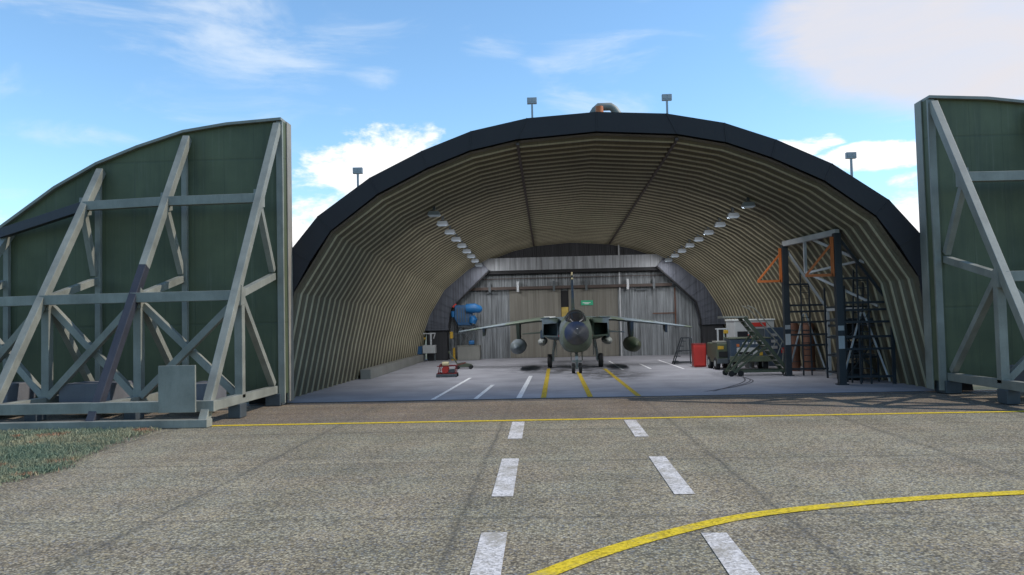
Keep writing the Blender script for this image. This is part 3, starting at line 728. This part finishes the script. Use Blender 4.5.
k = MB(); k.loft([[(-.11, 1.6, 3.05), (.11, 1.6, 3.05), (.14, 6.6, 2.85), (-.14, 6.6, 2.85)], [(-.10, 3.0, 3.5), (.10, 3.0, 3.5), (.12, 6.7, 3.5), (-.12, 6.7, 3.5)], [(-.05, 5.0, 5.9), (.05, 5.0, 5.9), (.05, 6.8, 5.9), (-.05, 6.8, 5.9)]])
k.build('tail_fin', 'camo_dark', jet, bevel=.03)
k = MB(); k.box(-.055, .055, 5.0, 6.85, 5.91, 6.12); k.box(-.07, .07, 4.6, 5.2, 5.6, 5.72); k.build('fin_cap', 'cream', jet, bevel=.03)
B(-.03, .03, -1.2, -.9, 3.26, 3.6).build('blade_aerial', 'camo_dark', jet)

# ---------------------------------------------------------------- left rear: blue unit on its stand
t = thing('blue_blower_unit', 'blue machine with ducts on a tall dark stand by the rear wall', 'machine', (-6.2, 61.3, 0))
k = MB(); k.loft([[(-.55, -.55, 2.65), (.45, -.55, 2.65), (.45, .2, 2.65), (-.55, .2, 2.65)], [(-.85, -.6, 3.2), (.55, -.6, 3.2), (.55, .25, 3.2), (-.85, .25, 3.2)], [(-.8, -.6, 4.2), (.45, -.6, 4.2), (.45, .25, 4.2), (-.8, .25, 4.2)]])
k.build('casing', 'blue_dark', t, bevel=.05)
k = MB()
for i in range(5): k.box(-.62 + i * .2, -.56 + i * .2, -.65, -.61, 2.9, 4.0)
k.build('grille', 'steel_dark', t)
MB().tube([(.1, -.75, 3.95), (.7, -.8, 3.95), (1.15, -.8, 3.85), (1.3, -.8, 3.8)], [.33, .36, .27, .12], 16).build('upper_duct', 'blue', t, smooth=True)
MB().tube([(.55, -.7, 2.8), (.62, -.7, 3.1), (.55, -.7, 3.35)], [.25, .32, .2], 14).build('lower_duct', 'blue', t, smooth=True)
MB().tube([(-.95, -.4, 3.3), (-.95, -.4, 3.75)], [.14, .17], 10).build('side_pipe', 'blue', t, smooth=True)
MB().bar((-.95, -.5, 4.05), (-.7, -.5, 4.3), .12).build('red_valve', 'red', t)
for x in (-.42, .62): MB().bar((x, -.2, 1.1), (x, -.2, 2.7), .16).build('stand_leg', 'steel_dark', t)
k = MB(); k.bar((-.42, -.25, 1.2), (.62, -.25, 2.4), .06); k.bar((.62, -.28, 1.2), (-.42, -.28, 2.4), .06); k.box(-.6, .75, -.4, .1, 2.52, 2.63); k.bar((-1.0, -.3, 2.0), (.62, -.3, 2.1), .06); k.bar((-.9, -.3, 1.7), (-.42, -.3, 1.75), .05)
k.build('stand_brace', 'steel_dark', t)
B(.2, .62, -.5, -.1, 1.17, 1.5).build('blue_motor', 'blue', t, bevel=.08)
B(-1.25, -1.0, -.4, -.1, 1.65, 2.2).build('yellow_valve', 'yellow', t, bevel=.06)
t2 = thing('plinth_box', 'pale low box cabinet beneath the blue machine at the rear wall', 'cabinet', (-6.0, 61.2, 0))
B(-.85, .85, -.6, .5, .01, 1.08).build('cabinet_body', 'outer', t2, bevel=.03); B(-.88, .88, -.63, .53, 1.081, 1.12).build('lid', 'steel', t2)
t = thing('yellow_post', 'short yellow-orange bollard left of the pale low cabinet', 'bollard', (-7.15, 61.0, 0))
MB().tube([(0, 0, 0), (0, 0, .95)], [.11, .10], 12).build('post_body', 'yellow', t, smooth=True); B(-.2, .2, -.2, .2, 0.005, .08).build('base_plate', 'yellow', t)
t = thing('corner_workbench', 'pale bench with dark shelving above in the left rear corner', 'bench', (-8.9, 60.3, 0))
B(-.5, .45, -.35, .35, .62, 1.22).build('bench_top', 'cab_grey', t, bevel=.02)
for x in (-.4, .38): MB().bar((x, 0, 0), (x, 0, .62), .1).build('leg', 'steel_dark', t)
k = MB(); k.bar((.1, 0, 1.2), (.1, 0, 2.15), .12); k.bar((-.5, 0, 2.1), (.45, 0, 2.1), .08); k.bar((.3, 0, 1.7), (.42, 0, 2.1), .07); k.build('upright', 'frame_pale', t)
B(-.95, -.55, -.2, .2, .55, 1.15).build('side_tray', 'blue_dark', t, bevel=.02)
MB().tube([(-.42, 0, 1.72), (-.30, 0, 1.72)], .1, 10).build('yellow_lamp', 'yellow', t)

# red trolley in the left foreground of the floor
t = thing('red_trolley', 'small red wheeled trolley carrying a cream drum on the left floor', 'trolley', (-5.4, 42.75, 0))
k = MB(); k.box(-.52, .52, -.30, -.24, .16, .22); k.box(-.52, .52, .45, .51, .16, .22); k.box(-.52, -.46, -.24, .45, .16, .22); k.box(.46, .52, -.24, .45, .16, .22)
for x in (-.25, 0, .25): k.bar((x, -.3, .19), (x, .5, .19), .04)
k.build('base_frame', 'red_dark', t)
k = MB()
for y in (-.25, .45):
    k.bar((-.46, y, .2), (-.34, y, .66), .045); k.bar((.46, y, .2), (.50, y, .62), .045); k.bar((-.5, y, .58), (.55, y, .60), .05)
k.bar((-.34, -.25, .68), (-.34, .45, .68), .045); k.bar((.5, -.25, .6), (.5, .45, .6), .045); k.bar((.5, .1, .6), (.95, .5, .72), .04); k.build('top_rail', 'red_dark', t)
cyl(-.08, .05, .66, .15, .34, 'x', 18).build('cream_drum', 'cream', t, smooth=True)
MB().tube([(-.08, -.3, .38), (-.08, .3, .38)], .18, 18).build('hose_reel', 'red', t, smooth=True)
B(.1, .4, -.15, .3, .22, .42).build('pump', 'steel_dark', t, bevel=.02)
k = MB(); k.box(-.55, .55, -.42, -.31, .03, .17); k.build('bumper', 'steel_dark', t, bevel=.02)
for x in (-.5, .5):
    for y in (-.2, .4): cyl(x * 1.02, y, .10, .10, .08, 'x', 14).build('wheel', 'rubber', t)
t = thing('tow_dolly', 'small dark jack with an angled handle behind the red trolley', 'jack', (-5.2, 49.6, 0))
k = MB(); k.prism([(-.5, .12), (.5, .12), (.45, .3), (-.1, .42), (-.45, .35)], 'y', -.18, .18); k.build('jack_body', 'olive', t, bevel=.02)
k = MB(); k.bar((-.4, 0, .3), (-.95, 0, 1.1), .07); k.build('handle', 'olive', t)
for x in (-.4, .42):
    for y in (-.24, .24): cyl(x, y, .12, .12, .07, 'y', 14).build('wheel', 'rubber', t)

# ---------------------------------------------------------------- right side equipment
t = thing('red_cabinet', 'plain red upright tank cabinet left of the parked tractor', 'cabinet', (8.75, 46.9, 0))
B(-.36, .36, -.3, .35, .04, 1.32).build('cabinet_body', 'red', t, bevel=.03)
k = MB(); k.box(-.37, .37, -.31, .36, 1.321, 1.37); k.build('lid', 'red_dark', t); B(-.3, .3, -.325, -.302, .12, 1.2).build('cabinet_door', 'red', t, bevel=.01)
t = thing('small_steps', 'dark open-frame access steps left of the red cabinet', 'steps', (8.35, 50.2, 0))
for y in (-.35, .35): MB().bar((-.6, y, 0), (-.02, y, 1.62), .06).build('rail', 'frame_dark', t); MB().bar((.55, y, 0), (.5, y, 1.62), .06).build('rail', 'frame_dark', t)
for i in range(5):
    f = (i + .6) / 5; x = -.6 + .58 * f; B(x - .03, x + .24, -.34, .34, 1.55 * f - .02, 1.55 * f + .02).build('tread', 'frame_dark', t)
k = MB(); k.bar((-.02, -.35, 1.62), (.5, -.35, 1.62), .06); k.bar((-.02, .35, 1.62), (.5, .35, 1.62), .06); k.bar((-.6, -.35, .12), (.55, -.35, .12), .06); k.bar((-.6, .35, .12), (.55, .35, .12), .06); k.bar((-.3, -.35, .85), (.52, -.35, .85), .05); k.build('top_frame', 'frame_dark', t)

def wheel(parent, x, y, r, w, axis='x'):
    wh = cyl(x, y, r, r, w, axis, 22).build('wheel', 'rubber', parent, bevel=.03, smooth=True)
    cyl(x, y, r, r * .5, w + .02, axis, 14).build('rim', 'camo_light', wh)
t = thing('tow_tractor', 'olive tow tractor with a lamp post and yellow markings beside the red cabinet', 'tractor', (9.62, 44.5, 0), math.radians(4))
B(-.5, .48, -.6, 1.5, .38, 1.45).build('body', 'olive', t, bevel=.06)
B(-.52, .5, -.7, -.605, .35, .62).build('bumper', 'steel_dark', t, bevel=.02)
B(-.42, .4, -.64, -.603, .7, 1.0).build('grille', 'black', t)
for x in (-.3, .28): B(x - .17, x + .15, -.63, -.603, 1.12, 1.30).build('yellow_mark', 'yellow', t)
B(-.5, .48, -.5, .4, 1.452, 1.56).build('bonnet', 'steel', t, bevel=.03)
k = MB(); k.bar((-.30, -.1, 1.5), (-.30, -.1, 2.25), .08); k.bar((.25, -.1, 1.5), (.25, -.1, 2.2), .05); k.bar((-.42, -.1, 2.22), (.3, -.1, 2.22), .07); k.build('lamp_post', 'frame_pale', t)
B(.05, .28, -.15, .05, 1.95, 2.15).build('amber_lamp', 'yellow', t, bevel=.03)
for x in (-.42, .4):
    for y in (-.2, 1.1): wheel(t, x, y, .34, .22)
t = thing('ground_power_unit', 'dark blue generator cart with a pale window panel behind the rolling stair', 'generator', (10.75, 43.6, 0), math.radians(-3))
B(-1.05, 1.05, -.7, 1.3, .55, 1.68).build('body', 'navy', t, bevel=.05)
B(-1.09, 1.09, -.74, 1.34, 1.681, 1.74).build('roof', 'olive', t, bevel=.02)
B(-1.1, 1.15, -.86, -.702, .48, .78).build('bumper', 'olive', t, bevel=.02)
B(-.72, .35, -.735, -.703, .82, 1.22).build('pale_panel', 'cab_grey', t, bevel=.01)
B(-.62, .1, -.75, -.736, .86, 1.0).build('panel_recess', 'black', t)
k = MB()
for i in range(7): k.box(-.42 + i * .17, -.31 + i * .17, -.715, -.702, 1.40, 1.50 + .02 * (i % 2))
k.build('faded_marking', 'cab_grey', t)
B(-.72, -.58, -.72, -.702, 1.28, 1.42).build('red_mark', 'orange', t)
B(.45, .62, -.73, -.702, .8, .98).build('yellow_mark', 'yellow', t)
MB().tube([(.1, 0, 1.74), (.1, 0, 1.9)], .08, 10).build('red_lamp', 'red', t)
for x in (-.8, .8):
    for y in (-.3, .9): wheel(t, x, y, .32, .24)
# rolling stair: two long inclined stringers, treads, platform, wheels
t = thing('rolling_stair', 'tall dark green rolling stair on crossed legs in front of the generator', 'stair', (10.2, 39.6, 0), math.radians(4))
for y in (-.45, .45):
    MB().bar((1.45, y, .05), (-.72, y, 2.85), .12, .16).build('stringer', 'olive', t, bevel=.01)
    MB().bar((-1.45, y, .12), (.35, y, 1.45), .10, .10).build('cross_leg', 'olive', t)
    MB().bar((-1.5, y, .22), (1.4, y, .22), .08, .10).build('base_rail', 'olive', t)
    MB().bar((-1.45, y, .2), (-.1, y, 2.05), .09).build('raking_prop', 'olive', t)
    k = MB(); k.tube([(1.4, y, .5), (1.45, y, 1.15), (1.0, y, 1.8), (-.2, y, 3.25), (-.55, y, 3.4)], .03, 8)
    k.tube([(.8, y, .9), (1.1, y, 1.66)], .02, 6)
    k.build('handrail', 'steel', t, smooth=True)
for i in range(11):
    f = (i + .7) / 11.6; x = 1.45 - 2.17 * f; z = .05 + 2.8 * f; B(x - .09, x + .09, -.40, .40, z - .02, z + .02).build('tread', 'steel', t)
B(-1.75, -.55, -.5, .5, 2.80, 2.90).build('platform', 'steel', t, bevel=.01)
for x in (-1.45, -1.0):
    for y in (-.5, .5): cyl(x, y, .14, .14, .08, 'y', 16).build('wheel', 'rubber', t)
k = MB()
for x, z in ((-1.4, .25), (1.3, .25), (.1, 1.25)): k.bar((x, -.45, z), (x, .45, z), .07)
k.build('cross_bar', 'olive', t)
# white cabin with dark door, cylinder, blue control cabinet
t = thing('equipment_cabin', 'pale grey cabin with a dark door and red sign behind the rolling stair', 'cabin', (11.85, 47.2, 0))
B(-.95, 1.35, 0, 2.2, .02, 2.62).build('cabin_body', 'cab_grey', t, bevel=.03)
B(-1.0, 1.4, -.06, 2.25, 2.621, 2.70).build('cabin_roof', 'white', t, bevel=.02)
dr = B(.05, .75, -.05, -.003, .1, 2.15).build('cabin_door', 'steel_dark', t, bevel=.01)
B(.62, .68, -.09, -.051, 1.0, 1.12).build('handle', 'galv', dr)
B(-.05, .85, -.05, -.003, 2.26, 2.5).build('red_sign', 'red', t, bevel=.005)
B(-.8, -.2, -.04, -.003, .9, 2.0).build('window', 'canopy', t)
k = MB(); [k.box(-.9 + i * .2, -.87 + i * .2, -.02, -.003, .1, .85) for i in range(4)]; k.build('seam', 'galv', t)
t = thing('control_cabinet', 'grey-blue control cabinet with pale dials left of the nearer dock frame', 'cabinet', (13.3, 46.4, 0))
B(-.75, .2, -.2, .5, .02, 2.2).build('cabinet_body', 'navy', t, bevel=.02)
for z in (1.35, 1.0, 1.7): B(-.6, -.25, -.23, -.202, z, z + .16).build('dial', 'galv', t)
B(-.05, .15, -.26, -.202, .75, 1.05).build('red_extinguisher_box', 'red', t)
t = thing('gas_cylinder', 'pale blue-grey gas cylinder standing beside the generator cart', 'cylinder', (11.25, 45.4, 0))
k = MB(); k.tube([(0, 0, .02), (0, 0, 1.15), (0, 0, 1.3), (0, 0, 1.36)], [.26, .26, .17, .06], 20); k.build('bottle', 'galv', t, smooth=True)
MB().tube([(0, 0, 1.36), (0, 0, 1.46)], .04, 8).build('valve', 'yellow', t)

# dock frames following the arch
def dock(name_label, xA, yA, W2, H, hk, loc, xr, tags):
    """post at local x=0, sloping chord to a short outer post at x=W2"""
    t = thing('dock_frame', name_label, 'scaffold frame', loc, 0, 'steel dock frames against the right wall')
    B(-.13, .15, -.13, .15, .01, H).build('main_post', 'frame_dark', t, bevel=.01)
    B(-.2, .22, -.2, .22, .005, .05).build('base_plate', 'frame_dark', t)
    MB().bar((0, 0, H - .08), (W2, 0, hk), .10, .12, up=(0, 1, 0)).build('sloping_chord', 'frame_pale' if hk < 3.15 else 'frame_dark', t)
    MB().bar((W2, 0, 0), (W2, 0, hk), .12, .12).build('outer_post', 'frame_pale' if hk < 3.15 else 'frame_dark', t)
    for z in (.32, 1.45, 1.95, 2.55, 3.05, 3.35, 4.35):
        # rungs reach the chord
        xm = W2 if z <= hk else W2 * (H - z) / (H - hk)
        MB().bar((.14, .02, z), (xm - .05, .02, z), .07, .09).build('rung', 'frame_dark', t)
    for xx in (W2 * .38, W2 * .58):
        zt = min(H - .1, H - (H - hk) * xx / W2); MB().bar((xx, .09, 0), (xx, .09, zt), .06).build('ladder_rail', 'frame_dark', t)
    z = .35
    while z < 4.3: MB().bar((W2 * .38, .09, z), (W2 * .58, .09, z), .03).build('ladder_rung', 'frame_dark', t); z += .3
    k = MB(); k.bar((W2 * .5, .2, 2.95), (W2 * .95, .2, .1), .06); k.bar((W2 * .45, .2, 2.95), (W2 * .05, .2, .2), .06); k.build('diagonal_tube', 'frame_pale', t)
    B(-.12, .12, -.15, -.131, 2.22, 2.42).build('pale_blue_notice', 'galv', t)
    B(-.12, .12, -.15, -.131, 1.48, 2.0).build('white_notice', 'cab_grey', t)
    # orange hinged bracket
    k = MB(); k.bar((-.2, 0, H - .15), (-.2, 0, H - 1.78), .11); k.bar((-.2, 0, H - 1.72), (-1.3, 0, H - 1.72), .11); k.bar((-1.28, 0, H - 1.70), (-.2, 0, H - .42), .08); k.bar((-.2, 0, H - .2), (0, 0, H - .2), .08); k.bar((-.2, 0, H - 1.5), (0, 0, H - 1.5), .08)
    k.build('orange_bracket', 'orange', t)
    return t
A = dock('dock_frame with an orange bracket, the farther one beside the rust-brown tanks', 0, 0, 1.95, 6.25, 3.1, (11.42, 38.75, 0), 0, 0)
A['label'] = 'dark dock frame with orange bracket and pale chord, farther one by the brown tanks'
Bk = dock('', 0, 0, 2.1, 6.22, 3.2, (11.97, 33.35, 0), 0, 0)
Bk['label'] = 'dark dock frame with orange bracket, nearer one by the arch front'
# connecting members (one bracing set lying across both frames)
t = thing('frame_bracing', 'pale beams linking the tops and outer ends of the two dock frames', 'beam', (0, 0, 0))
MB().bar((11.42, 38.75, 6.30), (11.97, 33.25, 6.26), .2, .24).build('top_beam', 'frame_pale', t, bevel=.01)
MB().bar((13.37, 38.75, 3.1), (14.1, 33.35, 3.2), .13, .13).build('end_beam', 'frame_pale', t)
MB().bar((13.37, 38.75, 2.35), (14.1, 33.35, 2.4), .11, .11).build('end_beam', 'frame_dark', t)
MB().bar((11.62, 36.3, 6.2), (11.62, 36.3, 4.75), .12).build('hanger', 'frame_pale', t)
MB().bar((11.75, 36.0, 6.3), (13.1, 33.4, 5.0), .12).build('diagonal', 'frame_pale', t)
MB().bar((11.62, 36.3, 4.75), (13.1, 33.4, 5.1), .09).build('diagonal', 'frame_pale', t)
MB().bar((11.62, 36.3, 4.8), (13.6, 33.5, 3.2), .1).build('diagonal', 'frame_pale', t)
t = thing('scaffold_rack', 'low black pipe rack with ladder standing between the two dock frames and the lining', 'rack', (13.2, 35.4, 0))
for x in (-.55, .75):
    for y in (-.8, 1.6): MB().bar((x, y, 0), (x, y, 4.1 if x < 0 else 3.3), .07).build('rack_post', 'frame_dark', t)
for z in (.3, 1.05, 1.85, 2.6, 3.2):
    k = MB(); k.box(-.55, .75, -.78, -.72, z - .04, z + .04); k.build('rack_rail', 'frame_dark', t)
    k = MB(); k.box(-.55, .75, 1.5, 1.58, z - .04, z + .04); k.build('rack_rail', 'frame_dark', t)
    MB().box(-.53, -.47, -.7, 1.5, z - .04, z + .04).build('rack_rail', 'frame_dark', t)
for z in (1.1, 1.9, 2.65): MB().box(-.4, .7, -.7, 1.5, z, z + .05).build('shelf', 'steel_dark', t)
for a_, b_ in (((-.5, -.82, .3), (.7, -.82, 1.85)), ((.7, -.84, .3), (-.5, -.84, 1.85)), ((-.5, -.82, 1.85), (.7, -.82, 3.2))): MB().bar(a_, b_, .05).build('rack_brace', 'frame_dark', t)
for i, (x, y, w_, h_, z) in enumerate(((-.1, -.2, .6, .55, 1.15), (.3, .9, .6, .5, 1.95), (0, .4, .9, .7, .02))):
    b = B(x - w_ / 2, x + w_ / 2, y - .35, y + .35, z, z + h_).build('storage_crate', 'black', None, bevel=.02); b.location = (13.2, 35.4, 0)
    tag(b, ['black crate on the lowest shelf of the pipe rack', 'black crate on the middle shelf of the pipe rack', 'wide black crate on the floor under the pipe rack'][i], 'crate')
t = thing('ladder', 'dark ladder leaning on the lining behind the nearer dock frame', 'ladder', (12.9, 34.2, 0))
for x in (-.2, .2): MB().bar((x, 0, 0), (x + .35, .3, 4.9), .06).build('stile', 'frame_dark', t)
for i in range(14): f = (i + .8) / 14.6; MB().bar((-.2 + .35 * f, .3 * f, 4.9 * f), (.2 + .35 * f, .3 * f, 4.9 * f), .035).build('rung', 'frame_dark', t)
# brown tanks behind the far frame
tp = None
for i, (x, y) in enumerate(((12.75, 42.2), (13.45, 42.0))):
    lab = ['tall rust-brown tank nearer the cabin, behind the far dock frame', 'tall rust-brown tank nearer the lining, behind the far dock frame'][i]
    if tp is None:
        tp = thing('storage_tank', lab, 'tank', (x, y, 0), 0, 'rust-brown tanks at the right wall')
        k = MB(); k.tube([(0, 0, .02), (0, 0, 2.35), (0, 0, 2.5)], [.31, .31, .22], 22); k.build('tank_body', 'rustbrown', tp, smooth=True)
        k = MB()
        for z in (.5, 1.3, 2.1): k.tube([(0, 0, z - .03), (0, 0, z + .03)], .325, 22)
        k.build('band', 'rust', tp)
    else: dup(tp, (x, y, 0), lab)

# ---------------------------------------------------------------- sky and light
SUN_EL = math.radians(44); SUN_AZ = math.radians(88.0)     # azimuth from +Y towards +X
w = bpy.data.worlds.new('World'); sc.world = w; w.use_nodes = True; t = w.node_tree
bg = t.nodes['Background']; sky = t.nodes.new('ShaderNodeTexSky'); sky.sky_type = 'NISHITA'; sky.sun_disc = False
sky.sun_elevation = SUN_EL; sky.sun_rotation = SUN_AZ; sky.air_density = 1.0; sky.dust_density = .35; sky.ozone_density = 2.0
def wn(k, **kw):
    d = t.nodes.new(k)
    for a, v in kw.items(): setattr(d, a, v)
    return d
def wm(op, a, b=0, clamp=False):
    d = wn('ShaderNodeMath', operation=op); d.use_clamp = clamp
    for s_, v in zip(d.inputs, (a, b)):
        if isinstance(v, (int, float)): s_.default_value = v
        else: t.links.new(v, s_)
    return d.outputs[0]
tc = wn('ShaderNodeTexCoord'); nrm = wn('ShaderNodeVectorMath', operation='NORMALIZE'); t.links.new(tc.outputs['Generated'], nrm.inputs[0])
sp = wn('ShaderNodeSeparateXYZ'); t.links.new(nrm.outputs[0], sp.inputs[0])
az = wm('ARCTAN2', sp.outputs[0], sp.outputs[1]); el = wm('ARCSINE', sp.outputs[2])
mp = wn('ShaderNodeMapping'); mp.inputs['Scale'].default_value = (1, 1, 2.2); t.links.new(nrm.outputs[0], mp.inputs['Vector'])
def wnoise(scale, detail, rough, dist=0, loc=None):
    mm = mp
    if loc:
        mm = wn('ShaderNodeMapping'); mm.inputs['Location'].default_value = loc; mm.inputs['Scale'].default_value = (1, 1, 3.4); t.links.new(nrm.outputs[0], mm.inputs['Vector'])
    d = wn('ShaderNodeTexNoise'); t.links.new(mm.outputs[0], d.inputs['Vector']); d.inputs['Scale'].default_value = scale
    d.inputs['Detail'].default_value = detail; d.inputs['Roughness'].default_value = rough; d.inputs['Distortion'].default_value = dist
    return d.outputs['Fac']
def mask(a0, e0, ra, re):
    u = wm('POWER', wm('DIVIDE', wm('SUBTRACT', az, a0), ra), 2); v = wm('POWER', wm('DIVIDE', wm('SUBTRACT', el, e0), re), 2)
    return wm('SUBTRACT', 1, wm('ADD', u, v), clamp=True)
def smooth(v, a, b):
    d = wn('ShaderNodeMapRange', interpolation_type='SMOOTHSTEP'); t.links.new(v, d.inputs[0]); d.inputs[1].default_value = a; d.inputs[2].default_value = b
    return d.outputs[0]
nz = wnoise(10, 9, .62, .2); nw = wnoise(5, 8, .6, .6, (3.1, 1.2, .7))
# crisp cumulus
masks = [(-.19, .185, .16, .07), (-.27, .10, .15, .11), (.45, .11, .08, .045), (.40, .178, .09, .022), (.46, .145, .07, .018), (.33, .20, .04, .012), (.03, .225, .035, .02), (.30, .195, .05, .015), (-.9, .12, .3, .08), (1.1, .13, .3, .1)]
acc = None
for mk in masks:
    v = mask(*mk); acc = v if acc is None else wm('MAXIMUM', acc, v)
cum = smooth(wm('ADD', wm('MULTIPLY', nz, 1.0), wm('MULTIPLY', wm('POWER', acc, .6), .40)), .70, .86)
cum = wm('MULTIPLY', cum, smooth(acc, 0, .12))
# big soft high cloud at upper right
big = smooth(wm('ADD', wm('MULTIPLY', nw, .55), mask(.58, .315, .38, .125)), .42, .80)
# thin wisps
acc2 = None
for mk in [(-.36, .35, .24, .08), (.10, .315, .14, .05), (.12, .26, .2, .03), (-.55, .215, .1, .02), (-.06, .335, .06, .02), (-.2, .30, .06, .02), (1.5, .5, 1, .4), (-1.6, .5, 1, .4)]:
    v = mask(*mk); acc2 = v if acc2 is None else wm('MAXIMUM', acc2, v)
wis = wm('MULTIPLY', smooth(wm('ADD', nw, wm('MULTIPLY', acc2, .17)), .54, .88), .6)
hz = wm('MULTIPLY', wm('SUBTRACT', 1, wm('DIVIDE', wm('ABSOLUTE', el), .16), clamp=True), .45)
def mixc(f, a, b):
    d = wn('ShaderNodeMix', data_type='RGBA'); t.links.new(f, d.inputs[0])
    for s_, v in ((d.inputs[6], a), (d.inputs[7], b)):
        if isinstance(v, tuple): s_.default_value = (*v, 1)
        else: t.links.new(v, s_)
    return d.outputs[2]
SKYK = 1.0
tint = wn('ShaderNodeMix', data_type='RGBA', blend_type='MULTIPLY'); tint.inputs[0].default_value = 1; t.links.new(sky.outputs[0], tint.inputs[6]); tint.inputs[7].default_value = (.82, 1.0, 1.06, 1)
c = mixc(wis, tint.outputs[2], (4.2, 4.6, 5.0)); c = mixc(wm('MULTIPLY', big, wm('ADD', .62, wm('MULTIPLY', nw, .6)), True), c, (3.8, 3.75, 4.0)); c = mixc(cum, c, (5.8, 5.75, 5.8))
t.links.new(c, bg.inputs['Color']); bg.inputs['Strength'].default_value = .15
sd = bpy.data.lights.new('sun', 'SUN'); so = bpy.data.objects.new('sun', sd); C.objects.link(so)
sd.energy = 2.4; sd.angle = math.radians(.55); sd.color = (1, .94, .86)
S = V((math.sin(SUN_AZ) * math.cos(SUN_EL), math.cos(SUN_AZ) * math.cos(SUN_EL), math.sin(SUN_EL)))
so.rotation_euler = S.to_track_quat('Z', 'Y').to_euler(); so.location = (60, 20, 60)

vs_ = sc.view_settings; vs_.view_transform = 'Standard'; vs_.look = 'None'; vs_.gamma = 1; vs_.exposure = .5; vs_.use_curve_mapping = False
cy = sc.cycles; cy.max_bounces = 10; cy.diffuse_bounces = 7; cy.glossy_bounces = 4; cy.use_denoising = True; cy.caustics_reflective = False; cy.caustics_refractive = False
